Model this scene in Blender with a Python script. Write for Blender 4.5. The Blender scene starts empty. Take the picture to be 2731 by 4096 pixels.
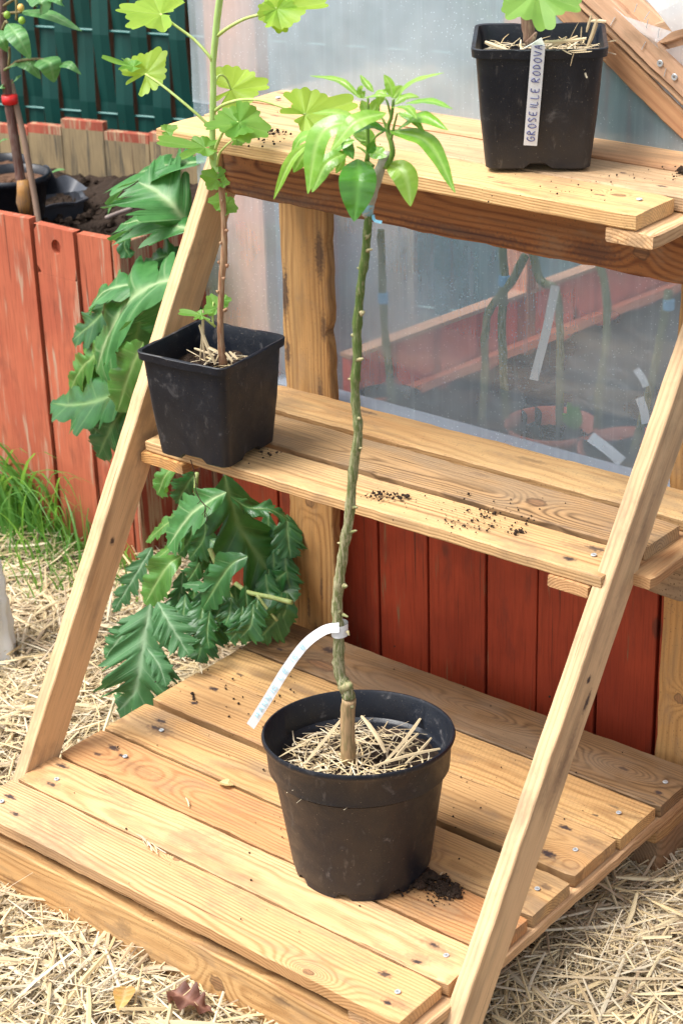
import bpy, math, random
import numpy as np
from mathutils import Vector, Matrix
SC = bpy.context.scene
COL = SC.collection
# ------------------------------------------------------------------ camera, world, sun, exposure
CAM = np.array([1.974, -1.490, 1.588]); ROT = [math.radians(a) for a in (64.961, 1.608, 39.007)]
FPX = 7693.0
cd = bpy.data.cameras.new('camera'); cam = bpy.data.objects.new('camera', cd); COL.objects.link(cam)
cam.location = CAM; cam.rotation_euler = ROT
cd.sensor_fit = 'VERTICAL'; cd.sensor_height = 36; cd.lens = FPX / 4096 * 36
cd.clip_start = .05; cd.clip_end = 400
cd.dof.use_dof = True; cd.dof.focus_distance = 2.72; cd.dof.aperture_fstop = 9
SC.camera = cam
SUN_EL, SUN_AZ = math.radians(60), math.radians(222)      # azimuth measured clockwise from +Y
w = bpy.data.worlds.new('World'); SC.world = w; w.use_nodes = True
wn = w.node_tree; bg = wn.nodes['Background']
sky = wn.nodes.new('ShaderNodeTexSky'); sky.sky_type = 'NISHITA'; sky.sun_disc = False
sky.sun_elevation = SUN_EL; sky.sun_rotation = SUN_AZ; sky.air_density = 1.0; sky.dust_density = 3.0; sky.ozone_density = 1.0
hs = wn.nodes.new('ShaderNodeHueSaturation'); hs.inputs['Saturation'].default_value = .35
wn.links.new(sky.outputs[0], hs.inputs['Color']); wn.links.new(hs.outputs[0], bg.inputs[0]); bg.inputs[1].default_value = .145
sd = bpy.data.lights.new('sun', 'SUN'); sd.energy = 2.15; sd.angle = math.radians(28); sd.color = (1, .975, .935)
so = bpy.data.objects.new('sun', sd); COL.objects.link(so)
sdir = Vector((math.sin(SUN_AZ) * math.cos(SUN_EL), math.cos(SUN_AZ) * math.cos(SUN_EL), math.sin(SUN_EL)))
so.rotation_euler = sdir.to_track_quat('Z', 'Y').to_euler(); so.location = sdir * 10
SC.view_settings.view_transform = 'Standard'; SC.view_settings.look = 'None'; SC.view_settings.gamma = 1
SC.view_settings.exposure = 1.10
SC.cycles.max_bounces = 8; SC.cycles.transparent_max_bounces = 16

# ------------------------------------------------------------------ measuring helper: where a sight line meets a plane of the place
RM = np.array(Matrix.Rotation(ROT[2], 3, 'Z') @ Matrix.Rotation(ROT[1], 3, 'Y') @ Matrix.Rotation(ROT[0], 3, 'X'))
def at(u, v, ax, val):
    d = RM @ np.array([(u - 1365.5) / FPX, -(v - 2048) / FPX, -1.0]); i = 'xyz'.index(ax)
    return Vector(CAM + d * (val - CAM[i]) / d[i])
def D(u, v, ax, val): return at(u * 1.7417, v * 1.7417, ax, val)
def pr(P):
    c = (np.array(P) - CAM) @ RM
    return 1365.5 + FPX * c[..., 0] / -c[..., 2], 2048 - FPX * c[..., 1] / -c[..., 2]
rnd = random.Random(7)
GZ = -.13

# ------------------------------------------------------------------ object helpers
def tag(o, label=None, cat=None, group=None, kind=None):
    if label: o['label'] = label
    if cat: o['category'] = cat
    if group: o['group'] = group
    if kind: o['kind'] = kind
    return o
def empty(name, loc, label, cat, group=None):
    o = bpy.data.objects.new(name, None); COL.objects.link(o); o.location = loc; o.empty_display_size = .05
    return tag(o, label, cat, group)
def link(name, me, mat, parent=None, loc=None, mtx=None, smooth=False):
    """mesh in world coordinates unless mtx gives the object's own frame"""
    if mat is not None and not me.materials: me.materials.append(mat)
    o = bpy.data.objects.new(name, me); COL.objects.link(o)
    M = mtx or Matrix.Translation(loc or (0, 0, 0))
    if parent is not None:
        o.parent = parent
        P = Matrix.Identity(4); q = parent; chain = []
        while q: chain.append(q); q = q.parent
        for q in reversed(chain): P = P @ q.matrix_basis
        o.matrix_basis = P.inverted() @ M
    else: o.matrix_basis = M
    if smooth: me.polygons.foreach_set('use_smooth', [True] * len(me.polygons))
    return o
def mesh(name, V, F, center=False):
    me = bpy.data.meshes.new(name); me.from_pydata([tuple(v) for v in V], [], F); me.update(); return me
class MB:
    def __init__(s): s.V = []; s.F = []; s.A = []
    def add(s, V, F, a=None):
        o = len(s.V); s.V += [tuple(v) for v in V]; s.F += [tuple(i + o for i in f) for f in F]
        s.A += list(a) if a is not None else [0.0] * len(V)
    def box(s, x0, x1, y0, y1, z0, z1, M=None, bev=0.0):
        V = [Vector((x, y, z)) for x in (x0, x1) for y in (y0, y1) for z in (z0, z1)]
        if M: V = [M @ v for v in V]
        s.add(V, [(0, 1, 3, 2), (4, 6, 7, 5), (0, 4, 5, 1), (2, 3, 7, 6), (0, 2, 6, 4), (1, 5, 7, 3)])
    def tube(s, pts, rad, n=8, cap=True, bump=0, seed=0):
        pts = [Vector(p) for p in pts]; R = random.Random(seed); V = []; F = []
        N = None
        for i, p in enumerate(pts):
            t = (pts[min(i + 1, len(pts) - 1)] - pts[max(i - 1, 0)]).normalized()
            if N is None: N = t.orthogonal().normalized()
            N = (N - t * N.dot(t)).normalized(); B = t.cross(N)
            r = rad[i] if isinstance(rad, (list, tuple)) else rad
            for k in range(n):
                a = 2 * math.pi * k / n; rr = r * (1 + bump * R.uniform(-1, 1))
                V.append(p + N * math.cos(a) * rr + B * math.sin(a) * rr)
        for i in range(len(pts) - 1):
            for k in range(n): F.append((i * n + k, i * n + (k + 1) % n, (i + 1) * n + (k + 1) % n, (i + 1) * n + k))
        if cap: F.append(tuple(range(n))[::-1]); F.append(tuple((len(pts) - 1) * n + k for k in range(n)))
        s.add(V, F)
    def build(s, name, mat, parent=None, smooth=False, loc=None, attr=False, origin=None):
        V = s.V
        if origin is not None: V = [tuple(Vector(v) - Vector(origin)) for v in V]
        me = mesh(name, V, s.F)
        if attr:
            a = me.attributes.new('vein', 'FLOAT', 'POINT'); a.data.foreach_set('value', [float(x) for x in s.A])
        return link(name, me, mat, parent, loc=origin, smooth=smooth)
def smooth_path(pts, n=6):
    """Catmull-Rom through points"""
    P = [Vector(p) for p in pts]; P = [P[0] * 2 - P[1]] + P + [P[-1] * 2 - P[-2]]; out = []
    for i in range(1, len(P) - 2):
        for k in range(n):
            t = k / n; a, b, c, d = P[i - 1:i + 3]
            out.append(.5 * ((2 * b) + (c - a) * t + (2 * a - 5 * b + 4 * c - d) * t * t + (3 * b - a - 3 * c + d) * t ** 3))
    out.append(P[-2]); return out

# ------------------------------------------------------------------ material helpers
class NT:
    def __init__(s, name):
        s.m = bpy.data.materials.new(name); s.m.use_nodes = True; s.t = s.m.node_tree; s.n = s.t.nodes
        s.b = s.n['Principled BSDF']; s.out = s.n['Material Output']
        s.tc = s.n.new('ShaderNodeTexCoord')
    def set(s, sock, v):
        if hasattr(v, 'is_output') or hasattr(v, 'links'): s.t.links.new(v, sock)
        elif v is not None:
            try: sock.default_value = v
            except Exception: sock.default_value = (*v, 1)
    def math(s, op, a, b=None, c=None, clamp=False):
        n = s.n.new('ShaderNodeMath'); n.operation = op; n.use_clamp = clamp
        s.set(n.inputs[0], a)
        if b is not None: s.set(n.inputs[1], b)
        if c is not None: s.set(n.inputs[2], c)
        return n.outputs[0]
    def comb(s, x, y, z):
        n = s.n.new('ShaderNodeCombineXYZ'); [s.set(n.inputs[i], v) for i, v in enumerate((x, y, z))]; return n.outputs[0]
    def sep(s, v):
        n = s.n.new('ShaderNodeSeparateXYZ'); s.set(n.inputs[0], v); return n.outputs
    def scale(s, v, sc, off=(0, 0, 0)):
        n = s.n.new('ShaderNodeMapping'); s.set(n.inputs[0], v); n.inputs['Scale'].default_value = sc; n.inputs['Location'].default_value = off; return n.outputs[0]
    def noise(s, v, sc=1, det=2, rough=.5, dist=0):
        n = s.n.new('ShaderNodeTexNoise'); s.set(n.inputs['Vector'], v); n.inputs['Scale'].default_value = sc
        n.inputs['Detail'].default_value = det; n.inputs['Roughness'].default_value = rough; n.inputs['Distortion'].default_value = dist; return n.outputs[0]
    def voro(s, v, sc=1, feat='F1'):
        n = s.n.new('ShaderNodeTexVoronoi'); s.set(n.inputs['Vector'], v); n.inputs['Scale'].default_value = sc; n.feature = feat; return n.outputs[0]
    def mix(s, f, a, b):
        n = s.n.new('ShaderNodeMix'); n.data_type = 'RGBA'; s.set(n.inputs[0], f); s.set(n.inputs[6], a); s.set(n.inputs[7], b); return n.outputs[2]
    def step(s, v, lo, hi, a=0., b=1.):
        n = s.n.new('ShaderNodeMapRange'); n.interpolation_type = 'SMOOTHSTEP'; s.set(n.inputs[0], v)
        for i, x in zip((1, 2, 3, 4), (lo, hi, a, b)): n.inputs[i].default_value = x
        return n.outputs[0]
    def bump(s, h, st=.3, d=.001):
        n = s.n.new('ShaderNodeBump'); s.set(n.inputs['Height'], h); n.inputs['Strength'].default_value = st; n.inputs['Distance'].default_value = d
        s.t.links.new(n.outputs[0], s.b.inputs['Normal'])
    def fin(s, col=None, rough=None, spec=None, **k):
        if col is not None: s.set(s.b.inputs['Base Color'], col if not isinstance(col, tuple) else (*col[:3], 1))
        if rough is not None: s.set(s.b.inputs['Roughness'], rough)
        if spec is not None: s.b.inputs['Specular IOR Level'].default_value = spec
        return s.m
def C(*c): return (*c, 1)

_ws = [0]
def wood(light=(.62, .40, .18), dark=(.36, .19, .07), warm=(.60, .28, .10), warm_amt=.25, F=150., knots=(), stains=(), pith=None, ring=.6, dirt=.12, saw=0, rough=.62, grey=0.0, soft=0.03, eyes=(), edge=.45):
    """wood whose grain runs along the object's own X; knots (x, y, rx, ry), stains (x, y, rx, ry, strength) in metres on the top face"""
    light = tuple(a_ * b_ for a_, b_ in zip(light, (1.02, .955, .89))); dark = tuple(a_ * b_ for a_, b_ in zip(dark, (.84, .78, .74)))
    _ws[0] += 1; R = random.Random(_ws[0] * 13)
    k = NT('wood'); x, y, z = k.sep(k.tc.outputs['Object'])
    tn = R.uniform(.95, 1.10); gy = R.uniform(0, .12); gl_ = sum(light) / 3
    light = tuple((a_ * (1 - gy) + gl_ * b_ * gy) * tn for a_, b_ in zip(light, (1.12, 1.0, .84)))
    off = (R.uniform(0, 50), R.uniform(0, 50), R.uniform(0, 50))
    p = pith or (R.uniform(-.03, .10), -R.uniform(.03, .09))
    big = k.noise(k.scale(k.tc.outputs['Object'], (1.6, 5, 5), off), 1, 2, .5)
    F *= 1.6; w1 = k.math('MULTIPLY', k.math('SUBTRACT', big, .5), soft * 1.0)
    med = k.noise(k.scale(k.tc.outputs['Object'], (9, 22, 22), off), 1, 2, .5)
    w2 = k.math('MULTIPLY', k.math('SUBTRACT', med, .5), .0035)
    yy = k.math('SUBTRACT', y, p[0]); zz = k.math('SUBTRACT', z, p[1])
    r = k.math('SQRT', k.math('ADD', k.math('MULTIPLY', yy, yy), k.math('MULTIPLY', zz, zz)))
    r = k.math('ADD', r, k.math('ADD', w1, w2))
    masks = []
    for (kx, ky, rx, ry) in eyes:
        dx = k.math('DIVIDE', k.math('SUBTRACT', x, kx), rx); dy = k.math('DIVIDE', k.math('SUBTRACT', y, ky), ry)
        e = k.math('POWER', 2.718, k.math('MULTIPLY', k.math('ADD', k.math('MULTIPLY', dx, dx), k.math('MULTIPLY', dy, dy)), -1)); r = k.math('ADD', r, k.math('MULTIPLY', e, .035))
    for (kx, ky, rx, ry) in knots:
        dx = k.math('DIVIDE', k.math('SUBTRACT', x, kx), rx); dy = k.math('DIVIDE', k.math('SUBTRACT', y, ky), ry)
        d = k.math('SQRT', k.math('ADD', k.math('MULTIPLY', dx, dx), k.math('MULTIPLY', dy, dy)))
        e = k.math('POWER', 2.718, k.math('MULTIPLY', k.math('MULTIPLY', d, d), -.16))
        r = k.math('ADD', r, k.math('MULTIPLY', e, .02)); masks.append(d)
    s = k.math('SINE', k.math('MULTIPLY', r, 6.2832 * F))
    s = k.math('POWER', k.math('MULTIPLY_ADD', s, .5, .5), 1.8)
    rm = k.math('MULTIPLY', s, k.step(k.noise(k.scale(k.tc.outputs['Object'], (2, 14, 14), off), 1, 2), .3, .7, ring * .5, ring * 1.3))
    fib = k.noise(k.scale(k.tc.outputs['Object'], (14, 420, 420), off), 1, 3, .6)
    fac = k.math('ADD', rm, k.math('MULTIPLY', k.math('SUBTRACT', fib, .47), 1.15), clamp=True)
    base = k.mix(k.step(big, .42, .72), C(*light), C(*[l * (1 - warm_amt) + w_ * warm_amt for l, w_ in zip(light, warm)]))
    col = k.mix(fac, base, C(*dark))
    if warm_amt > .3: col = k.mix(k.step(big, .42, .78, 0, warm_amt), col, C(*warm))
    if grey: col = k.mix(k.step(med, .42, .7, 0, grey), col, C(.27, .22, .16))
    if dirt:
        dn = k.noise(k.tc.outputs['Object'], 260, 2, .6); dm = k.noise(k.scale(k.tc.outputs['Object'], (8, 16, 16), off), 1, 2)
        col = k.mix(k.math('MULTIPLY', k.step(dn, .58, .72), k.step(dm, .35, .65, dirt * .4, dirt * 3.4)), col, C(.12, .07, .035))
    crk = k.noise(k.scale(k.tc.outputs['Object'], (3.2, 210, 210), off), 1, 2, .6); cm = k.noise(k.scale(k.tc.outputs['Object'], (3, 9, 9), off), 1, 2)
    col = k.mix(k.math('MULTIPLY', k.step(crk, .66, .73), k.step(cm, .38, .6, .1, .85)), col, C(*[d_ * .45 for d_ in dark]))
    wt = k.noise(k.scale(k.tc.outputs['Object'], (5, 40, 40), off), 1, 4, .65)
    col = k.mix(k.step(wt, .47, .72, 0, .58), col, C(*[a_ * .42 + .02 for a_ in light]))
    wb = k.noise(k.scale(k.tc.outputs['Object'], (7, 13, 13), off), 1, 5, .7); col = k.mix(k.step(wb, .50, .68, 0, .50), col, C(.27, .18, .11))
    if saw:
        sw = k.math('SINE', k.math('MULTIPLY', k.math('ADD', x, k.math('MULTIPLY', y, .35)), 900))
        col = k.mix(k.step(sw, .2, 1, 0, saw), col, C(*dark))
    for d in masks:
        nz = k.math('MULTIPLY_ADD', k.math('SUBTRACT', k.noise(k.tc.outputs['Object'], 90, 2), .5), 1.1, d)
        col = k.mix(k.math('MULTIPLY', k.step(nz, 1.15, .6), .75), col, k.mix(k.step(fib, .35, .65), C(.30, .15, .07), C(.13, .07, .04))); col = k.mix(k.math('MULTIPLY', k.math('MULTIPLY', k.step(nz, .65, .9), k.step(nz, 1.2, .95)), .6), col, C(.09, .05, .03))
    for (kx, ky, rx, ry, st) in stains:
        dx = k.math('DIVIDE', k.math('SUBTRACT', x, kx), rx); dy = k.math('DIVIDE', k.math('SUBTRACT', y, ky), ry)
        d = k.math('SQRT', k.math('ADD', k.math('MULTIPLY', dx, dx), k.math('MULTIPLY', dy, dy)))
        d = k.math('ADD', d, k.math('ADD', k.math('MULTIPLY', k.math('SUBTRACT', fib, .5), .8), k.math('MULTIPLY', k.math('SUBTRACT', k.noise(k.tc.outputs['Object'], 160, 2), .5), 1.4)))
        col = k.mix(k.step(d, 1.1, .3, 0, st), col, C(.035, .025, .03))
    hh = k.math('ADD', k.math('MULTIPLY', s, -.5), fib)
    if edge:
        on = k.sep(k.tc.outputs['Normal']); col = k.mix(k.math('MULTIPLY', k.step(k.math('ABSOLUTE', on[1]), .5, .95), k.step(med, .2, .7, edge * .6, edge)), col, C(*[d_ * .55 for d_ in dark]))
    k.bump(hh, .5, .0010)
    return k.fin(col, rough, .25)

def painted(base=(.40, .075, .035), bare=(.33, .24, .13), wear=.25, rough=.55, dark=(.17, .03, .018)):
    k = NT('painted_wood'); o = k.tc.outputs['Object']
    st = k.noise(k.scale(o, (60, 60, 5)), 1, 3, .6); bl = k.noise(o, 7, 3, .55); fi = k.noise(k.scale(o, (320, 320, 12)), 1, 3, .6)
    col = k.mix(k.step(bl, .35, .7, 0, .55), C(*base), C(*dark)); col = k.mix(k.step(fi, .42, .72, 0, .55), col, C(*[b * .5 for b in base])); gr = k.noise(k.scale(o, (26, 26, 7)), 1, 4, .7); col = k.mix(k.step(gr, .50, .72, 0, .6), col, C(*[b * .42 + .01 for b in base])); col = k.mix(k.step(k.noise(k.scale(o, (150, 150, 3)), 1, 2, .6), .66, .72, 0, .7), col, C(.05, .02, .012))
    wr = k.math('MULTIPLY', k.step(st, .62 - wear * .25, .70 - wear * .2), k.step(fi, .35, .6))
    col = k.mix(wr, col, C(*bare))
    kn = k.voro(k.scale(o, (9, 9, 4)), 1); col = k.mix(k.step(kn, .10, .05, 0, .75), col, C(.10, .03, .02))
    k.bump(k.math('ADD', fi, k.math('MULTIPLY', st, .6)), .5, .0012)
    return k.fin(col, rough, .3)

def plastic_black(scuff=.3, base=(.003, .0058, .0125), zlow=-9):
    k = NT('black_plastic'); o = k.tc.outputs['Object']
    sp = k.noise(o, 420, 2, .6); bl = k.noise(o, 30, 4, .65, .6); b2 = k.noise(k.scale(o, (12, 12, 5)), 1, 3, .6)
    col = k.mix(k.step(b2, .4, .75, 0, .6), C(*base), C(.015, .014, .015))
    col = k.mix(k.math('MULTIPLY', k.step(sp, .69, .74), .5), col, C(.30, .25, .2))
    col = k.mix(k.math('MULTIPLY', k.step(bl, .60, .78), scuff), col, C(.16, .15, .15))
    dz = k.sep(o)[2]; col = k.mix(k.math('MULTIPLY', k.step(dz, zlow + .13, zlow, 0, .35), k.step(b2, .3, .6)), col, C(.036, .030, .027))
    col = k.mix(k.math('MULTIPLY', k.step(k.noise(k.scale(o, (70, 70, 18)), 1, 4, .7), .60, .74), .35), col, C(.14, .125, .115))
    k.bump(k.math('ADD', sp, bl), .25, .0008)
    return k.fin(col, k.step(bl, .3, .7, .36, .55), .45)

def leafmat(c1=(.10, .28, .03), c2=(.05, .17, .02), vein=(.35, .5, .14), rough=.4, trans=.35, tcol=(.35, .6, .05), spec=.4, vs=.8, backc=None, bumpy=.0012):
    k = NT('leaf'); o = k.tc.outputs['Object']
    a = k.n.new('ShaderNodeAttribute'); a.attribute_name = 'vein'
    n1 = k.noise(o, 35, 3, .55); col = k.mix(k.step(n1, .3, .7), C(*c1), C(*c2))
    ri = k.n.new('ShaderNodeObjectInfo').outputs['Random']
    col = k.mix(k.math('MULTIPLY', ri, .35), col, C(*[c * .72 for c in c2]))
    fine = k.noise(o, 500, 2, .5); vv = k.math('MULTIPLY', a.outputs['Fac'], vs)
    col = k.mix(vv, col, C(*vein))
    if backc:
        g = k.n.new('ShaderNodeNewGeometry'); col = k.mix(k.math('MULTIPLY', g.outputs['Backfacing'], .7), col, C(*backc))
    k.bump(k.math('ADD', k.math('MULTIPLY', a.outputs['Fac'], -.8), k.math('MULTIPLY', fine, .35)), .5, bumpy)
    k.fin(col, rough, spec)
    tr = k.n.new('ShaderNodeBsdfTranslucent'); k.set(tr.inputs[0], k.mix(vv, C(*tcol), C(*[t * .6 for t in tcol])))
    mx = k.n.new('ShaderNodeMixShader'); mx.inputs[0].default_value = trans
    k.t.links.new(k.b.outputs[0], mx.inputs[1]); k.t.links.new(tr.outputs[0], mx.inputs[2]); k.t.links.new(mx.outputs[0], k.out.inputs[0])
    return k.m

def simple(name, col, rough=.5, spec=.4, metal=0, var=.15, sc=40, bump=.2):
    k = NT(name); n = k.noise(k.tc.outputs['Object'], sc, 3, .6)
    c = k.mix(n, C(*[c * (1 + var) for c in col]), C(*[c * (1 - var) for c in col])); k.b.inputs['Metallic'].default_value = metal
    if bump: k.bump(n, bump, .0008)
    return k.fin(c, rough, spec)
def soilmat():
    k = NT('soil'); n = k.noise(k.tc.outputs['Object'], 120, 4, .7); m2 = k.noise(k.tc.outputs['Object'], 400, 2, .5)
    c = k.mix(n, C(.012, .008, .006), C(.055, .034, .022)); c = k.mix(k.step(m2, .68, .74, 0, .8), c, C(.22, .15, .10)); k.bump(n, 1, .004); return k.fin(c, .85, .2)
def strawmat():
    k = NT('straw'); g = k.n.new('ShaderNodeNewGeometry'); r = g.outputs['Random Per Island']
    fi = k.noise(k.tc.outputs['Object'], 300, 2, .5)
    ramp = k.n.new('ShaderNodeValToRGB'); k.set(ramp.inputs[0], r); e = ramp.color_ramp.elements
    e[0].color = C(.56, .42, .22); e[0].position = 0; e[1].color = C(.72, .64, .46); e[1].position = 1
    for p_, c_ in ((.15, (.68, .54, .30)), (.33, (.46, .35, .21)), (.5, (.74, .62, .38)), (.66, (.38, .28, .18)), (.8, (.60, .52, .38))):
        q = e.new(p_); q.color = C(*c_)
    c = k.mix(k.math('MULTIPLY', fi, .35), ramp.outputs[0], C(.35, .24, .12)); return k.fin(c, .5, .35)
M_SOIL = soilmat(); M_STRAW = strawmat(); M_PLASTIC = plastic_black(); M_SCREW = simple('zinc', (.60, .63, .64), .4, .5, .5, .2, 200)
M_HOLE = simple('dark_hole', (.02, .014, .012), .9, .1)

# ------------------------------------------------------------------ wooden board mesh
def board(name, parent, M, L, W, T, mat, seed=1, jag=.0012, bev=.0022, nx=48, ends=.0008, wane=0):
    """local x 0..L along the grain, y 0..W, top at z 0 and bottom at -T; M places it"""
    R = random.Random(seed); b = bev
    sec = [(b, 0), (W * .33, 0), (W * .66, 0), (W - b, 0), (W, -b), (W, -T + b), (W - b, -T), (b, -T), (0, -T + b), (0, -b)]
    ph = [R.uniform(0, 9) for _ in range(12)]
    def nz(x, k): return math.sin(x * 37 + ph[k]) * .4 + math.sin(x * 91 + ph[k + 1]) * .35 + math.sin(x * 211 + ph[k + 2]) * .25
    V = []; F = []; n = len(sec)
    for i in range(nx + 1):
        x = L * i / nx
        e = b * .8 if i in (0, nx) else 0
        for j, (y, z) in enumerate(sec):
            dy = dz = 0
            if j >= 4 and j <= 5 or j == 3 or j == 6: dy = jag * nz(x, 0) - e
            if j in (8, 9, 0, 7): dy = jag * nz(x, 3) + e + wane * max(0, nz(x * .6, 5))
            if j in (0, 1, 2, 3): dz = .0004 * nz(x * .5, 6) - (e if j in (0, 3) else e * .6)
            xx = x + (R.uniform(-ends, ends) if i in (0, nx) else R.uniform(-.2, .2) * L / nx)
            if i == 0: xx = max(xx, -ends)
            V.append((xx, y + dy, z + dz))
    for i in range(nx):
        for j in range(n): F.append((i * n + j, (i + 1) * n + j, (i + 1) * n + (j + 1) % n, i * n + (j + 1) % n))
    F.append(tuple(range(n))); F.append(tuple(nx * n + j for j in range(n))[::-1])
    me = mesh(name, V, [f[::-1] for f in F])
    return link(name, me, mat, parent, mtx=M)
def frame(o, X, Y):
    X = Vector(X).normalized(); Y = Vector(Y); Y = (Y - X * Y.dot(X)).normalized(); Z = X.cross(Y)
    return Matrix(((X.x, Y.x, Z.x, o[0]), (X.y, Y.y, Z.y, o[1]), (X.z, Y.z, Z.z, o[2]), (0, 0, 0, 1)))
def screw(parent, p, nrm=(0, 0, 1), r=.0042):
    N = Vector(nrm).normalized(); A = N.orthogonal().normalized(); B = N.cross(A); mb = MB(); n = 20
    prof = [(1.0, 0.0004), (.86, .0013), (.34, .0011), (.30, -.0012)]
    V = []; F = []
    for (q, h) in prof:
        for k in range(n):
            a = 2 * math.pi * k / n; rr = r * q * ((1.18 if k % 4 < 2 else .7) if q < .5 else 1)
            V.append(Vector(p) + A * math.cos(a) * rr + B * math.sin(a) * rr + N * h)
    for i in range(3):
        for k in range(n): F.append((i * n + k, i * n + (k + 1) % n, (i + 1) * n + (k + 1) % n, (i + 1) * n + k))
    F.append(tuple(3 * n + k for k in range(n)))
    mb.add(V, F); return mb.build('screw', M_SCREW, parent)

# ================================================================== SETTING: ground, straw, grass
gm = NT('ground_soil'); gn = gm.noise(gm.tc.outputs['Object'], 30, 4, .6)
gm.bump(gn, .8, .01); GM = gm.fin(gm.mix(gn, C(.05, .032, .018), C(.17, .12, .065)), .9, .2)
V = []; F = []; nx_, ny_ = 60, 60
xs = [-60, -8, -3] + list(np.linspace(-2.2, 2.2, 60)) + [3, 8, 60]; ys = [-60, -8, -3] + list(np.linspace(-1.6, 3, 60)) + [5, 10, 60]
for yv in ys:
    for xv in xs: V.append((xv, yv, GZ - .012 + (.006 * math.sin(xv * 9) * math.cos(yv * 7) if abs(xv) < 2 and abs(yv) < 2 else 0)))
nX = len(xs)
for j in range(len(ys) - 1):
    for i in range(nX - 1): F.append((j * nX + i, j * nX + i + 1, (j + 1) * nX + i + 1, (j + 1) * nX + i))
tag(link('ground', mesh('ground', V, F), GM), 'straw covered garden soil around the wooden plant stand', kind='structure')

def straw_piece(V, F, p, d, L, wd, R, n=4, lift=0, up=None, bk=1.):
    """one bent flattened straw"""
    d = Vector(d).normalized(); upv = Vector((0, 0, 1)) if up is None else Vector(up)
    s = d.cross(upv)
    if s.length < .1: s = d.orthogonal()
    s.normalize(); s = (s + Vector((0, 0, R.uniform(-.5, .5)))).normalized(); N = s.cross(d)
    bend = R.uniform(-.10, .10) * L * bk; o = len(V); sag = R.uniform(-.04, .05) * L * bk
    for i in range(n + 1):
        t = i / n; q = p + d * (t - .5) * L + s * bend * (4 * t * (1 - t)) + upv * (sag * 4 * t * (1 - t) + lift * t)
        hw = wd * (.5 if 0 < i < n else .32)
        V += [tuple(q - s * hw), tuple(q + N * hw * .55), tuple(q + s * hw)]
    for i in range(n):
        a = o + i * 3; F += [(a, a + 3, a + 4, a + 1), (a + 1, a + 4, a + 5, a + 2)]
def straw_field():
    R = random.Random(11); V = []; F = []
    N = 190000; cand = np.random.default_rng(5); P = np.stack([cand.uniform(-1.35, 2.2, N), cand.uniform(-1.0, 1.1, N), np.full(N, GZ)], 1)
    u, v = pr(P); ok = (u > -420) & (u < 3150) & (v < 4900) & (v > 1850)
    # footprints where nothing lies: middle of the stand, inside of bed and greenhouse
    x, y = P[:, 0], P[:, 1]
    ok &= ~((x > .06) & (x < .76) & (y > .06)); ok &= ~((y > .90) & (x < -.53)); ok &= ~((y > .80) & (x > -.2)); ok &= ~(y > 1.0)
    ok &= ~((x < -.5) & (y > .72) & (np.random.default_rng(3).random(N) < .75))
    P = P[ok]; n = len(P); print('straws', n)
    for i in range(n):
        px, py = P[i, 0], P[i, 1]; near = math.exp(-((px - 1.0) ** 2 + (py + .3) ** 2) * .2)
        a = R.uniform(0, math.pi); L = min(.16, max(.012, R.lognormvariate(-3.0, .6))); wd = min(.0085, max(.0007, R.lognormvariate(-6.28, .62))); L = min(.20, L * (1.0 + wd / .006))
        z = GZ + R.uniform(-.006, .030) * (.6 + .6 * math.sin(px * 11 + 1) * math.sin(py * 13)) ** 1 + .004
        tilt = R.gauss(0, .13)
        if R.random() < .06: tilt = R.uniform(-.6, .6)
        d = Vector((math.cos(a), math.sin(a), tilt))
        # keep clear of the deck and its end beams
        straw_piece(V, F, Vector((px, py, max(z, GZ + .002 + abs(tilt) * L * .3))), d, L, wd, R, n=2 if L < .05 else 3)
    for i in R.sample(range(n), min(n, 620)):
        px, py = P[i, 0], P[i, 1]; a = R.uniform(0, math.pi)
        straw_piece(V, F, Vector((px, py, GZ + R.uniform(.026, .036))), Vector((math.cos(a), math.sin(a), R.gauss(0, .06))), R.uniform(.06, .16), R.uniform(.003, .008), R, n=3, bk=.3)
    tag(link('straw_mulch', mesh('straw', V, F), M_STRAW), 'pale dry straw scattered over the garden ground', kind='stuff')
straw_field()

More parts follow.
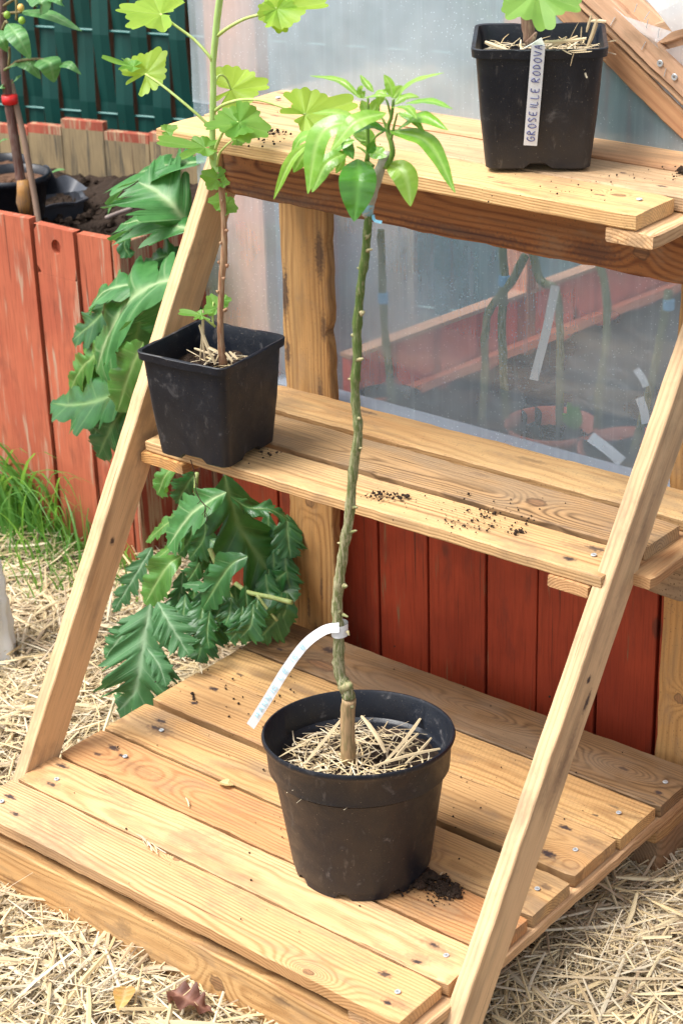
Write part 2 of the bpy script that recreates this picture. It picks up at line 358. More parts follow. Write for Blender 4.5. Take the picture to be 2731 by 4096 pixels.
def grass_field():
    R = random.Random(21); V = []; F = []
    def blade(p, h, lean, wd, curl):
        d = Vector((lean[0], lean[1], 0)); s = Vector((R.uniform(-1, 1), R.uniform(-1, 1), 0)).normalized(); o = len(V); n = 7
        for i in range(n + 1):
            t = i / n; q = Vector(p) + Vector((0, 0, h * (t - curl * t * t * t))) + d * h * t * t
            hw = wd * (1 - t ** 1.6) * .5 + .0002
            V.extend([tuple(q - s * hw), tuple(q + s * hw)])
        for i in range(n): F.append((o + 2 * i, o + 2 * i + 1, o + 2 * i + 3, o + 2 * i + 2))
    for _ in range(110):   # tall tuft along the foot of the red boards
        q = D(R.uniform(-40, 215), R.uniform(1205, 1420), 'z', GZ)
        if q.y > .875: q.y = .875 - R.random() * .1
        f = max(0, min(1, (q.y - .60) / .25))
        h = R.uniform(.04, .11) + R.random() ** 2 * .17 * f
        blade(q, h, (R.gauss(0, .35), R.gauss(-.1, .3)), R.uniform(.0025, .0065), R.uniform(0, .5))
    for _ in range(85):    # the few long arching blades
        q = D(R.uniform(-20, 190), R.uniform(1190, 1260), 'z', GZ); q.y = min(q.y, .87)
        blade(q, R.uniform(.14, .40), (R.choice((-1, 1)) * R.uniform(.2, .9), R.uniform(-.35, .05)), R.uniform(.006, .011), R.uniform(.35, .8))
    for _ in range(240):
        q = D(R.uniform(-20, 200), R.uniform(1240, 1400), 'z', GZ); q.y = min(q.y, .87)
        blade(q, R.uniform(.015, .05), (R.gauss(0, .8), R.gauss(0, .8)), R.uniform(.0015, .004), .3)
    for _ in range(60):
        q = D(R.uniform(265, 345), R.uniform(1180, 1400), 'z', GZ); q.y = min(q.y, .87)
        blade(q, R.uniform(.04, .16), (R.gauss(0, .5), R.gauss(-.1, .3)), R.uniform(.003, .006), R.uniform(0, .6))
    m = leafmat((.13, .33, .07), (.06, .20, .035), rough=.45, trans=.4, tcol=(.3, .6, .08))
    me = mesh('grass', V, F); tag(link('grass', me, m, smooth=True), 'fresh green grass tufts growing at the foot of the red boards', kind='stuff')
grass_field()

# ================================================================== THE WOODEN PLANT STAND
stand = empty('plant_stand', (.4, .3, GZ), 'three tier stand of raw pallet wood with two slanted side legs', 'plant stand')
I3 = Matrix.Identity(4)
def hb(name, x0, x1, y0, y1, ztop, T, mat, seed, rz=0, jag=.0012, wane=0, **k):   # horizontal board, grain along X
    M = Matrix.Translation((x0, y0, ztop)) @ Matrix.Rotation(rz, 4, 'Z')
    return board(name, stand, M, x1 - x0, y1 - y0, T, mat, seed, jag=jag, wane=wane, **k)
PALE = dict(light=(.70, .46, .245), dark=(.33, .16, .06), warm=(.64, .34, .13), warm_amt=.35)
MIDW = dict(light=(.53, .34, .155), dark=(.27, .135, .05), warm=(.46, .21, .07), warm_amt=.35)
REDW = dict(light=(.58, .34, .15), dark=(.34, .14, .05), warm=(.52, .215, .08), warm_amt=.7)
GREYW = dict(light=(.30, .185, .09), dark=(.13, .075, .035), warm=(.26, .13, .055), warm_amt=.3, grey=.35)
def S2(*l): return [(a, b, c, d, e) for a, b, c, d, e in l]
G = .0015
deck = [
    (-.006, .800, .000, .0920, 'p1'), (0, .806, .0950, .1765, 'p2'), (0, .810, .1820, .2740, 'p3'), (0, .811, .2790, .3750, 'p4'),
    (0, .808, .388, .4992, 'p5'), (.002, .811, .5022, .6020, 'p6'), (0, .815, .607, .7225, 'p7')]
dm = {
 'p1': wood(**PALE, F=120, knots=[(.655, .008, .008, .0045), (.345, .088, .006, .004)], eyes=[(.66, .01, .05, .02)], stains=S2((.035, .055, .014, .006, .95), (.075, .028, .010, .005, .9), (.02, .018, .01, .004, .8), (.735, .065, .013, .006, .9), (.772, .022, .012, .005, .95), (.78, .028, .025, .01, .35)), ring=.5, dirt=.05, pith=(.0, -.03), soft=.05),
 'p2': wood(**PALE, F=230, stains=S2((.055, .020, .012, .005, .9), (.03, .065, .016, .006, .95), (.05, .02, .03, .014, .3), (.745, .055, .010, .005, .9), (.742, .055, .026, .012, .3), (.748, .013, .009, .006, .95), (.745, .02, .025, .014, .35)), ring=.42, dirt=.08, pith=(.02, -.12), soft=.04),
 'p3': wood(**REDW, F=110, eyes=[(.15, .045, .07, .025)], stains=S2((.055, .062, .014, .007, .9), (.05, .035, .010, .005, .8), (.085, .055, .012, .005, .9), (.12, .04, .07, .022, .22)), ring=.55, dirt=.10, pith=(.045, -.012), soft=.06),
 'p4': wood(**MIDW, F=160, knots=[(.60, .03, .012, .006)], stains=S2((.06, .068, .014, .006, .9), (.066, .048, .016, .006, .85), (.08, .045, .03, .02, .45), (.765, .045, .014, .007, .9), (.79, .065, .012, .008, .6)), ring=.62, dirt=.14, grey=.35, pith=(.03, -.05)),
 'p5': wood(**MIDW, F=120, eyes=[(.79, .030, .04, .026)], stains=S2((.06, .082, .012, .006, .95), (.066, .030, .010, .006, .95), (.735, .09, .014, .006, .95), (.752, .022, .018, .008, .95), (.79, .085, .03, .013, .4)), ring=.55, dirt=.12, pith=(.06, -.02), soft=.05),
 'p6': wood(**dict(MIDW, light=(.60, .40, .18)), F=200, stains=S2((.06, .03, .009, .004, .8), (.12, .07, .008, .004, .7), (.76, .065, .016, .004, .5), (.75, .03, .006, .003, .8)), ring=.5, dirt=.2, saw=.12, pith=(.05, -.10)),
 'p7': wood(**GREYW, F=150, knots=[(.155, .030, .030, .013)], eyes=[(.72, .055, .06, .02), (.45, .06, .09, .02)], stains=S2((.13, .075, .02, .012, .85), (.06, .03, .008, .005, .9), (.09, .045, .009, .005, .9), (.795, .03, .008, .006, .9), (.72, .055, .012, .005, .6)), ring=.6, dirt=.16, pith=(.05, -.04), soft=.05)}
deck_objs = {}
for i, (x0, x1, y0, y1, n) in enumerate(deck):
    deck_objs[n] = hb('plank', x0, x1, y0, y1, .001 * (i % 3 == 1) , .0215, dm[n], 40 + i, wane=.003 if n in ('p3', 'p4') else 0)
def shelf_screw(board_o, p): screw(board_o, p)
for n, pts in dict(p1=[(.765, .045), (.030, .037)], p2=[(.771, .141), (.052, .128)], p4=[(.785, .332), (.082, .325)], p5=[(.777, .440)], p6=[(.777, .555)], p7=[(.79, .665), (.03, .68)], p3=[(.090, .236)]).items():
    for (x, y) in pts: screw(deck_objs[n], (x, y, .0018))
CW = wood(**PALE, F=140, ring=.5, dirt=.1); CW2 = wood(**MIDW, F=130, ring=.6, dirt=.12)
def yb(name, x0, x1, y0, y1, ztop, T, mat, seed, **k):   # board with grain along Y
    M = frame((x1, y0, ztop), (0, 1, 0), (-1, 0, 0))
    return board(name, stand, M, y1 - y0, x1 - x0, T, mat, seed, **k)
yb('cross_batten', .715, .816, .004, .73, -.0225, .018, CW, 60)
yb('cross_batten', .004, .10, .016, .73, -.0225, .018, CW2, 61)
yb('cross_batten', .36, .45, .016, .73, -.0225, .018, CW2, 62)
# front and rear bearers, grain along X
BM = wood(edge=.3, light=(.58, .37, .165), dark=(.30, .15, .05), warm=(.45, .21, .07), warm_amt=.35, F=110, knots=[(.505, .042, .013, .011)], stains=S2((.10, .03, .03, .012, .35), (.33, .055, .022, .014, .35), (.027, .05, .010, .012, .85), (.02, .018, .008, .008, .8), (.37, .02, .01, .012, .5), (.62, .07, .02, .01, .4)), ring=.75, dirt=.2, pith=(.05, -.03), soft=.05)
def vb(name, x0, x1, yf, z0, z1, T, mat, seed, **k):     # board standing on edge, face toward -Y, grain along X; local y runs up
    M = frame((x0, yf, z0), (1, 0, 0), (0, 0, 1))        # local z = X x Y = -Y world
    return board(name, stand, M, x1 - x0, z1 - z0, T, mat, seed, **k)
vb('bearer', -.012, .835, -.0035, GZ + .002, -.0375, .022, BM, 63)
vb('bearer', 0, .80, .66, GZ + .006, -.0425, .04, CW2, 65)
mbk = wood(light=(.36, .22, .12), dark=(.20, .11, .05), warm=(.3, .15, .07), F=120, ring=.6, grey=.3, dirt=.2)
blk = board('bearer_block', stand, frame((.815, .608, -.0625), (0, 1, 0), (-1, 0, 0)), .115, .085, .066, mbk, 66, jag=.002, nx=12)
yb('cross_batten', .735, .818, .598, .735, -.0415, .0195, CW2, 67, nx=12)
# legs
LM = wood(edge=0, light=(.66, .46, .25), dark=(.47, .28, .13), warm=(.62, .36, .18), warm_amt=.25, F=90, ring=.35, dirt=.05, stains=S2((.66, .03, .008, .006, .9)), pith=(.035, -.12), soft=.02)
LM2 = wood(edge=0, light=(.66, .47, .27), dark=(.42, .26, .14), warm=(.60, .34, .18), warm_amt=.3, F=90, ring=.4, dirt=.04, stains=S2((.668, .045, .018, .006, .9), (.64, .030, .008, .005, .95), (.75, .04, .06, .01, .35), (.42, .035, .05, .006, .25), (.16, .03, .05, .004, .3)), pith=(.04, -.1), soft=.02)
def leg(xi, y_b, z_b, y_t, z_t, wdt, th, mat, seed):
    """bar whose wide face lies in the plane x = xi + th (facing +X); front edge runs from (y_b, z_b) to (y_t, z_t)"""
    d = Vector((0, y_t - y_b, z_t - z_b)); L = d.length
    M = frame((xi + th, y_b, z_b), d, (0, 1, -d.y / d.z))   # local z = X x Y
    Z = Vector((M[0][2], M[1][2], M[2][2]))
    if Z.x < 0: raise Exception('leg flips')
    o = board('leg', stand, M, L, wdt, th, mat, seed, jag=.0009, nx=60, bev=.0016)
    me = o.data                                              # both ends cut level
    for v in me.vertices:
        if v.co.x < .01 or v.co.x > L - .01:
            sh = d.y / d.z; v.co.x += v.co.y * sh * (1 if True else 0)
    return o
WL = .074 * math.cos(math.atan(.6))
for (xi, yb_, zb_, yt_, zt_, mt, sd_) in ((-.0245, .035, GZ, .645, .8885, LM, 70), (.8115, .018, GZ, .700, .8785, LM2, 71)):
    d = Vector((0, yt_ - yb_, zt_ - zb_))
    Xd = d.normalized(); Yd = Vector((0, Xd.z, -Xd.y))
    Mx = frame((xi + .024, yb_, zb_), Xd, Yd)
    if Vector((Mx[0][2], Mx[1][2], Mx[2][2])).x < 0:         # wide face must look to +X: flip the run of the grain
        Mx = frame((xi + .024, yt_, zt_), -Xd, Yd)
        o = board('leg', stand, Mx, d.length, WL, .024, mt, sd_, jag=.0009, nx=60, bev=.0015)
        for v in o.data.vertices:
            v.co.x -= v.co.y * (Xd.y / Xd.z)  * -1 if False else 0
    else:
        o = board('leg', stand, Mx, d.length, WL, .024, mt, sd_, jag=.0009, nx=60, bev=.0015)
    L_ = d.length; k_ = Xd.y / Xd.z
    Mi = Mx.inverted()
    for v in o.data.vertices:                                # level cuts at foot and top
        if v.co.x < .02 or v.co.x > L_ - .02:
            wv = Mx @ v.co; zt = zb_ if abs(wv.z - zb_) < abs(wv.z - zt_) else zt_
            wv = wv + Xd * ((zt - wv.z) / Xd.z) * .98; v.co = Mi @ wv
    for (t, off) in ((.60, .4), (.60, .7)):
        pass
# rear posts
PM = wood(edge=.3, light=(.50, .31, .13), dark=(.24, .115, .04), warm=(.50, .23, .07), warm_amt=.45, F=110, knots=[(.36, .05, .012, .009)], stains=S2((.72, .09, .05, .010, .8), (.62, .088, .03, .008, .75), (.80, .015, .05, .012, .7), (.55, .02, .05, .008, .6), (.5, .093, .03, .006, .7), (.15, .06, .04, .004, .6), (.2, .03, .03, .004, .6), (.11, .045, .03, .004, .5), (.68, .01, .03, .008, .6)), ring=.55, dirt=.15, pith=(.05, -.03), soft=.05)
PM2 = wood(edge=.3, light=(.52, .33, .14), dark=(.30, .16, .06), warm=(.48, .23, .07), warm_amt=.4, F=100, stains=S2((.12, .05, .012, .008, .7), (.17, .04, .010, .010, .8)), knots=[(.225, .07, .008, .008)], ring=.45, dirt=.22, pith=(.05, -.05))
def post(x0, x1, yf, z0, z1, T, mat, seed, lean=0, **k):
    # grain up; wide face toward -Y
    M = frame((x1, yf, z0), (lean, 0, 1), (-1, 0, 0))        # Z = X x Y = (0,-1,0)
    return board('post', stand, M, z1 - z0, x1 - x0, T, mat, seed, **k)
post(-.006, .091, .747, GZ, .905, .022, PM, 80, lean=.010, jag=.003, wane=.004)
post(.7235, .829, .747, GZ, .905, .022, PM2, 81, lean=.006, jag=.002, wane=.002)
# middle shelf (rolls a hair to the right)
rl = Matrix.Translation((.4, .5, .457)) @ Matrix.Rotation(math.radians(-.6), 4, 'Y') @ Matrix.Translation((-.4, -.5, -.457))
def sb(x0, x1, y0, y1, zt, mat, seed, T=.018, rot=0, **k):
    M = rl @ Matrix.Translation((x0, y0, zt)) @ Matrix.Rotation(rot, 4, 'Z'); return board('shelf_board', stand, M, x1 - x0, y1 - y0, T, mat, seed, **k)
m1 = wood(edge=.08, **dict(PALE, light=(.66, .45, .22), dark=(.33, .19, .08)), F=130, stains=S2((.765, .068, .020, .008, .8), (.752, .022, .014, .006, .95), (.75, .06, .04, .015, .25)), ring=.72, dirt=.12, pith=(.01, -.05))
m2 = wood(**dict(GREYW, light=(.50, .33, .17)), F=130, knots=[(.62, .045, .016, .011)], stains=S2((.79, .045, .018, .006, .9), (.5, .08, .02, .006, .3)), ring=.6, dirt=.12, pith=(.04, -.02), soft=.06)
m3 = wood(**dict(PALE, light=(.62, .42, .19)), F=150, stains=S2((.82, .05, .012, .007, .9), (.20, .07, .03, .006, .6), (.52, .055, .035, .008, .35), (.80, .02, .01, .005, .8)), ring=.35, dirt=.2, pith=(.05, -.1))
s1 = sb(.0115, .825, .405, .491, .457, m1, 90); s2 = sb(.010, .828, .505, .600, .4575, m2, 91, jag=.002); s3 = sb(.02, .86, .614, .700, .458, m3, 92, T=.018, jag=.002)
screw(s1, tuple(rl @ Vector((.785, .452, .4585))))
CB = wood(light=(.60, .36, .14), dark=(.42, .20, .07), warm=(.5, .22, .08), F=170, ring=.8, dirt=.08, pith=(.05, -.12))
CB2 = wood(light=(.58, .34, .15), dark=(.36, .17, .07), warm=(.5, .22, .08), F=170, ring=.8, dirt=.08, pith=(.02, -.05))
yb('shelf_batten', .003, .094, .401, .705, .4345, .0175, CB, 93, nx=24)
yb('shelf_batten', .745, .8095, .402, .705, .4435, .0175, CB2, 94, nx=24)
yb('shelf_batten', .8105, .862, .470, .71, .4435, .0175, CB2, 95, nx=24)
mk = wood(light=(.46, .32, .18), dark=(.28, .17, .09), warm=(.4, .22, .1), F=120, ring=.5, grey=.4, dirt=.5)
vb('bracket_block', .772, .832, .612, .338, .424, .10, mk, 96, nx=10)
# top shelf
t1 = wood(edge=.08, **dict(PALE, light=(.70, .49, .24)), F=170, knots=[(.755, .062, .010, .005)], stains=S2((.735, .050, .010, .004, .8), (.52, .015, .012, .004, .5), (.60, .03, .02, .006, .4), (.64, .018, .03, .006, .4), (.57, .045, .006, .003, .8), (.08, .06, .006, .003, .6)), ring=.4, dirt=.12, pith=(.0, -.06))
t2 = wood(edge=.08, **dict(PALE, light=(.60, .42, .24)), F=200, stains=S2((.775, .028, .010, .004, .9), (.10, .05, .012, .004, .6), (.70, .055, .006, .004, .8)), ring=.45, dirt=.15, pith=(.04, -.12), grey=.2)
t3 = wood(**dict(REDW, light=(.66, .42, .22), warm=(.60, .28, .13), warm_amt=.6), F=120, stains=S2((.05, .02, .010, .004, .8), (.02, .06, .012, .004, .8), (.8, .06, .03, .008, .3)), ring=.4, dirt=.08, pith=(.03, -.05))
o1 = hb('shelf_board', -.021, .796, .5065, .602, .910, .0215, t1, 100, jag=.0012)
o2 = hb('shelf_board', -.016, .835, .6058, .7045, .9105, .0215, t2, 101)
o3 = hb('shelf_board', -.020, .87, .7090, .796, .9125, .0215, t3, 102)
screw(o1, (.768, .562, .9115)); screw(o2, (.80, .65, .912)); screw(o3, (.02, .737, .914))
yb('shelf_batten', .752, .824, .508, .79, .8875, .019, CW, 103, nx=24)
yb('shelf_batten', -.015, .06, .545, .615, .8875, .014, CB, 104, nx=12)
TB = wood(edge=0, light=(.34, .155, .055), dark=(.13, .045, .018), warm=(.28, .095, .03), warm_amt=.4, F=80, knots=[(.045, .075, .010, .010), (.735, .035, .012, .011), (.30, .088, .035, .018)], stains=S2((.10, .095, .012, .008, .8), (.66, .02, .05, .02, .5), (.1, .01, .2, .01, .4), (.45, .012, .15, .01, .5), (.80, .07, .014, .012, .9)), ring=.8, dirt=.35, pith=(.06, -.02), soft=.05)
vb('shelf_beam', .003, .86, .624, .788, .8865, .040, TB, 105, jag=.002)

# ================================================================== POTS
def round_pot(parent):
    cx, cy = .553, .239; tw = Vector((CAM[0] - cx, CAM[1] - cy)).normalized(); H = .213
    prof = [(.0, .006), (.082, .006), (.088, .0), (.0935, .0), (.0945, .012), (.0965, .0125), (.1165, .158), (.1172, .160), (.1215, .1615), (.1235, .163), (.1260, .200), (.1300, .2055), (.1312, .2095), (.1300, .2128), (.1275, .2130), (.1252, .2095), (.1205, .170), (.1165, .166), (.1150, .164), (.0960, .02), (0, .02)]
    n = 96; V = []; F = []
    for (r, z) in prof:
        for k in range(n):
            a = 2 * math.pi * k / n; rr = r * (1 + .006 * math.sin(2 * a + 1))
            x = rr * math.cos(a); y = rr * math.sin(a); t = (x * tw.x + y * tw.y)
            zz = z
            if z < .004 and int(a / (2 * math.pi) * 8 + .35) != int(a / (2 * math.pi) * 8 + .62): zz = z + .008   # drainage notches
            V.append((cx + x, cy + y, .002 + zz + t * .085 * (z / H)))
    for i in range(len(prof) - 1):
        for k in range(n): F.append((i * n + k, i * n + (k + 1) % n, (i + 1) * n + (k + 1) % n, (i + 1) * n + k))
    me = mesh('pot', V, F); o = link('pot', me, plastic_black(.55, zlow=0), parent, smooth=True); me.set_sharp_from_angle(angle=math.radians(40)); return o
def rsq(a, r, n=7):
    """rounded square ring, half side a, corner radius r"""
    out = []
    for q in range(4):
        cx, cy = [(1, 1), (-1, 1), (-1, -1), (1, -1)][q]
        for k in range(n):
            t = q * math.pi / 2 + k / (n - 1) * math.pi / 2; out.append((cx * (a - r) + r * math.cos(t), cy * (a - r) + r * math.sin(t)))
        for k in range(1, 12):   # straight side samples
            t0 = out[-1] if k == 1 else st
            if k == 1: st = out[-1]
            nx2, ny2 = [(-1, 1), (-1, -1), (1, -1), (1, 1)][q]; e = (nx2 * (a - r) + r * math.cos((q + 1) * math.pi / 2), ny2 * (a - r) + r * math.sin((q + 1) * math.pi / 2))
            out.append((st[0] + (e[0] - st[0]) * k / 12, st[1] + (e[1] - st[1]) * k / 12))
    return out
def square_pot(parent, cx, cy, z0, ang, a0, a1, H, lift=(0, 0), seed=1):
    prof = [(a0 - .012, .006, .010), (a0 - .004, 0, .012), (a0, .003, .013), (a0 + (a1 - a0) * .45, H * .45, .015), (a1 - .0035, H - .0125, .016), (a1 + .0015, H - .012, .017), (a1 + .0025, H - .001, .017), (a1 + .001, H, .016), (a1 - .003, H - .001, .014), (a1 - .006, H - .012, .013), (a0 + .0, .03, .012)]
    V = []; F = []; n = None; ca, sa = math.cos(ang), math.sin(ang)
    for (a, z, r) in prof:
        ring = rsq(a, r); n = len(ring)
        for i, (x, y) in enumerate(ring):
            zz = z
            if z < .004:
                m = min(abs(x), abs(y))
                if m < a0 * .27: zz = z + .007
            if H - .0125 <= z and z <= H and min(abs(x), abs(y)) < a1 * .30 and a > a1 - .002: zz = z - .0012     # lug recess in the rim
            V.append((cx + x * ca - y * sa, cy + x * sa + y * ca, z0 + .0015 + zz + lift[0] * x + lift[1] * y))
    for i in range(len(prof) - 1):
        for k in range(n): F.append((i * n + k, i * n + (k + 1) % n, (i + 1) * n + (k + 1) % n, (i + 1) * n + k))
    F.append(tuple(range(n))[::-1])
    me = mesh('pot', V, F); o = link('pot', me, plastic_black(.45, zlow=z0), parent, smooth=True); me.set_sharp_from_angle(angle=math.radians(35)); return o
def lumpy_disc(name, parent, ring, z, amp, mat, seed, lift=None):
    """soil surface filling a closed ring"""
    R = random.Random(seed); cx = sum(p[0] for p in ring) / len(ring); cy = sum(p[1] for p in ring) / len(ring); V = []; F = []; m = 16; n = len(ring)
    for j in range(m + 1):
        t = j / m
        for (x, y) in ring:
            X, Y = cx + (x - cx) * t, cy + (y - cy) * t
            zz = z + amp * (math.sin(X * 190 + seed) * math.sin(Y * 170) + R.uniform(-.8, .8)) * (1 if j < m else 0)
            V.append((X, Y, zz + (lift(X, Y) if lift else 0)))
    for j in range(m):
        for k in range(n): F.append((j * n + k, j * n + (k + 1) % n, (j + 1) * n + (k + 1) % n, (j + 1) * n + k))
    return link(name, mesh(name, V, F), mat, parent)
def pot_straw(name, parent, f, cnt, seed, z, Lr=(.012, .07), tall=0, lift=None, flat=.12):
    R = random.Random(seed); V = []; F = []
    for _ in range(cnt):
        x, y = f(R); a = R.uniform(0, 6.28); L = R.uniform(*Lr) * (.6 + R.random() * .5)
        d = Vector((math.cos(a), math.sin(a), R.gauss(0, flat)))
        straw_piece(V, F, Vector((x, y, z + R.uniform(.001, .010) + (lift(x, y) if lift else 0))), d, L, R.choice((.0010, .0014, .002, .003)), R, n=3)
    return link(name, mesh(name, V, F), M_STRAW, parent)
def crumbs(V, F, p, r, R):
    b = len(V); n = 6
    for (z, q) in ((-.6, .6), (.1, 1), (.75, .55)):
        for k in range(n):
            a = 6.283 * k / n; rr = r * q * R.uniform(.7, 1.25); V.append((p[0] + rr * math.cos(a), p[1] + rr * math.sin(a), p[2] + r * (z + .6) * R.uniform(.7, 1.1)))
    for i in range(2):
        for k in range(n): F.append((b + i * n + k, b + i * n + (k + 1) % n, b + (i + 1) * n + (k + 1) % n, b + (i + 1) * n + k))
    F.append(tuple(b + 2 * n + k for k in range(n))); F.append(tuple(b + k for k in range(n))[::-1])

# ------------------------------------------------------------------ leaves
def sample_spine(P, n):
    P = [Vector(p) for p in P]
    pts = smooth_path(P, 10); L = [0]
    for a, b in zip(pts, pts[1:]): L.append(L[-1] + (b - a).length)
    out = []; j = 0
    for i in range(n + 1):
        s = L[-1] * i / n
        while j < len(L) - 2 and L[j + 1] < s: j += 1
        t = (s - L[j]) / max(1e-9, L[j + 1] - L[j]); out.append(pts[j].lerp(pts[j + 1], t))
    return out, L[-1]
def blade_mesh(P, N, wfun, nu=36, nv=5, fold=.15, curl=0., sweep=0., veins=0, vein_ph=.5, ruffle=0, seed=0, twist=0, off=.0, latk=.05, latv=.6):
    """a leaf blade grown along the spine P with its face toward N"""
    R = random.Random(seed); S, L = sample_spine(P, nu); V = []; F = []; A = []; N = Vector(N).normalized(); row = 2 * nv + 1; ph = R.uniform(0, 6)
    for i, p in enumerate(S):
        u = i / nu; t = (S[min(i + 1, nu)] - S[max(i - 1, 0)]).normalized()
        Nn = N if not twist else Matrix.Rotation(twist * u, 3, t) @ N
        sd_ = t.cross(Nn)
        if sd_.length < .05: sd_ = t.orthogonal()
        sd_.normalize(); nn = sd_.cross(t)
        for j in range(-nv, nv + 1):
            v = math.copysign((abs(j) / nv) ** 1.6, j) if nv > 2 else j / nv; w_ = wfun(u, 1 if v >= 0 else -1) * L; av = abs(v)
            lat = math.sin((u + 0 * av) * veins * math.pi * 2 + ph) if veins else 0
            z = fold * av * w_ + curl * av * av * w_ + ruffle * av * w_ * math.sin(u * 23 + ph + (1.3 if v > 0 else 0)) + (latk * w_ * lat * math.sin(av * 3.14) if veins else 0)
            V.append(p + sd_ * (v * w_) + t * (sweep * av * w_) + nn * (z + off))
            a = max(0., 1 - av * nv / 1.0 * .9) if av < .99 / nv + .001 else 0
            if j == 0: a = 1 - .4 * u
            elif veins:
                f = (u * veins) % 1.0; dd = min(abs(f - vein_ph), 1 - abs(f - vein_ph)) / veins * nu
                if dd < .50: a = max(a, latv * (1 - av * .5))
            A.append(a)
    for i in range(nu):
        for j in range(row - 1): a = i * row + j; F.append((a, a + 1, a + row + 1, a + row))
    return V, F, A
def add_leaf(name, parent, mat, VFA):
    mb = MB(); mb.add(*VFA); c = Vector(VFA[0][len(VFA[0]) // 2]); return mb.build(name, mat, parent, smooth=True, attr=True, origin=c)
TOCAM = Vector((CAM - np.array([.4, .4, .5]))).normalized(); UP = Vector((0, 0, 1))
CR = Vector(RM[:, 0]); CU = Vector(RM[:, 1])

# ================================================================== CITRUS IN THE ROUND POT
citrus = empty('potted_citrus', (.553, .239, .002), 'young citrus with a thorny green stem in a round black pot on the lowest deck', 'potted plant')
round_pot(citrus)
tw2 = Vector((CAM[0] - .553, CAM[1] - .239)).normalized()
lf = lambda x, y: ((x - .553) * tw2.x + (y - .239) * tw2.y) * .085 * .8
ringc = [(.553 + .1175 * math.cos(a), .239 + .1175 * math.sin(a)) for a in np.linspace(0, 2 * math.pi, 60)[:-1]]
lumpy_disc('soil', citrus, ringc, .160, .004, M_SOIL, 3, lf)
def fr_(R):
    while 1:
        x, y = R.uniform(-.105, .105), R.uniform(-.105, .105)
        if math.hypot(x, y) < .100 and not (x > -.01 and y > 0 and R.random() < .72): return .553 + x, .239 + y
pot_straw('straw_mulch', citrus, fr_, 420, 5, .163, (.015, .075), lift=lf)
def fr2(R): a = R.uniform(0, 6.28); r = R.uniform(.02, .07); return .575 + r * math.cos(a) * .8, .215 + r * math.sin(a) * .7
V = []; F = []; R = random.Random(4)
for (u0, v0, u1, v1, w_) in ((965, 1655, 880, 1760, .007), (830, 1650, 885, 1735, .006), (1010, 1725, 860, 1765, .005), (790, 1650, 700, 1760, .007), (905, 1750, 960, 1690, .005), (640, 1745, 720, 1700, .005), (990, 1700, 930, 1760, .004)):
    V = []; F = []; a = D(u0, v0, 'z', .176); b = D(u1, v1, 'z', .176); straw_piece(V, F, (a + b) / 2 + Vector((0, 0, .004)), b - a, (b - a).length, w_, R, 4, bk=.3)
    link('straw_stalk', mesh('straw_stalk', V, F), M_STRAW, citrus)
# stem
ystem = .232
stem_px = [(801, 1765), (799, 1700), (798, 1640), (802, 1605), (795, 1580), (782, 1555), (777, 1520), (778, 1480), (777, 1440), (774, 1395), (777, 1350), (784, 1300), (790, 1255), (800, 1200), (807, 1130), (812, 1070), (821, 1015), (822, 975), (816, 925), (815, 880), (820, 820), (819, 770), (824, 700), (829, 650), (838, 590), (843, 530), (847, 490)]
srad = [q_s * .92 for q_s in (.0100, .0090, .0088, .0088, .0095, .0088, .0083, .0081, .0078, .0076, .0078, .0074, .0072, .0070, .0069, .0067, .0066, .0060, .0062, .0060, .0059, .0062, .0058, .0056, .0056, .0054, .0054)]
def bark(c1, c2, sc=1., streak=(60, 60, 7)):
    k = NT('bark'); o = k.tc.outputs['Object']; s = k.noise(k.scale(o, streak), 5 * sc, 3, .65); b_ = k.noise(o, 30, 2)
    k.bump(s, .6, .0015); return k.fin(k.mix(k.step(k.math('ADD', s, k.math('MULTIPLY', k.math('SUBTRACT', b_, .5), .5)), .42, .62), C(*c1), C(*c2)), .55, .3)
zs = [D(u, v, 'y', ystem) for u, v in stem_px]
M_ROOTSTOCK = bark((.42, .27, .14), (.26, .19, .09))
def citrus_bark():
    k = NT('citrus_bark'); o = k.tc.outputs['Object']; s_ = k.noise(k.scale(o, (100, 100, 14)), 4, 4, .7); b_ = k.noise(o, 22, 3); z_ = k.sep(o)[2]
    low = k.mix(k.step(s_, .42, .60), C(.15, .17, .06), C(.40, .36, .22)); up = k.mix(k.step(s_, .50, .68), C(.085, .14, .03), C(.24, .25, .11))
    col = k.mix(k.step(k.math('ADD', z_, k.math('MULTIPLY', k.math('SUBTRACT', b_, .5), .25)), .48, .85), low, up)
    col = k.mix(k.step(k.voro(k.scale(o, (60, 60, 30)), 1), .14, .06, 0, .6), col, C(.34, .28, .17))
    k.bump(k.math('ADD', s_, b_), .9, .0022); return k.fin(col, .6, .3)
M_STEM = citrus_bark()
M_STEMTOP = bark((.10, .15, .035), (.26, .26, .12), streak=(95, 95, 12))
zs[0].z = .158
mb = MB(); mb.tube(smooth_path(zs[:4], 4), [.0108] * 4 + [.0098] * 9, 12, bump=.05); mb.build('trunk', M_ROOTSTOCK, citrus, smooth=True)
p_ = smooth_path(zs[3:], 5); rr = list(np.interp(np.linspace(0, len(zs) - 4, len(p_)), range(len(zs) - 3), srad[3:])); R = random.Random(12)
rr = [q_ * (1 + R.uniform(-.05, .05) + .05 * math.sin(i_ * 1.1) + (.12 if i_ % 11 == 4 else 0)) for i_, q_ in enumerate(rr)]
mb = MB(); mb.tube(p_, rr, 16, bump=.10, seed=2); mb.build('trunk', M_STEM, citrus, smooth=True)
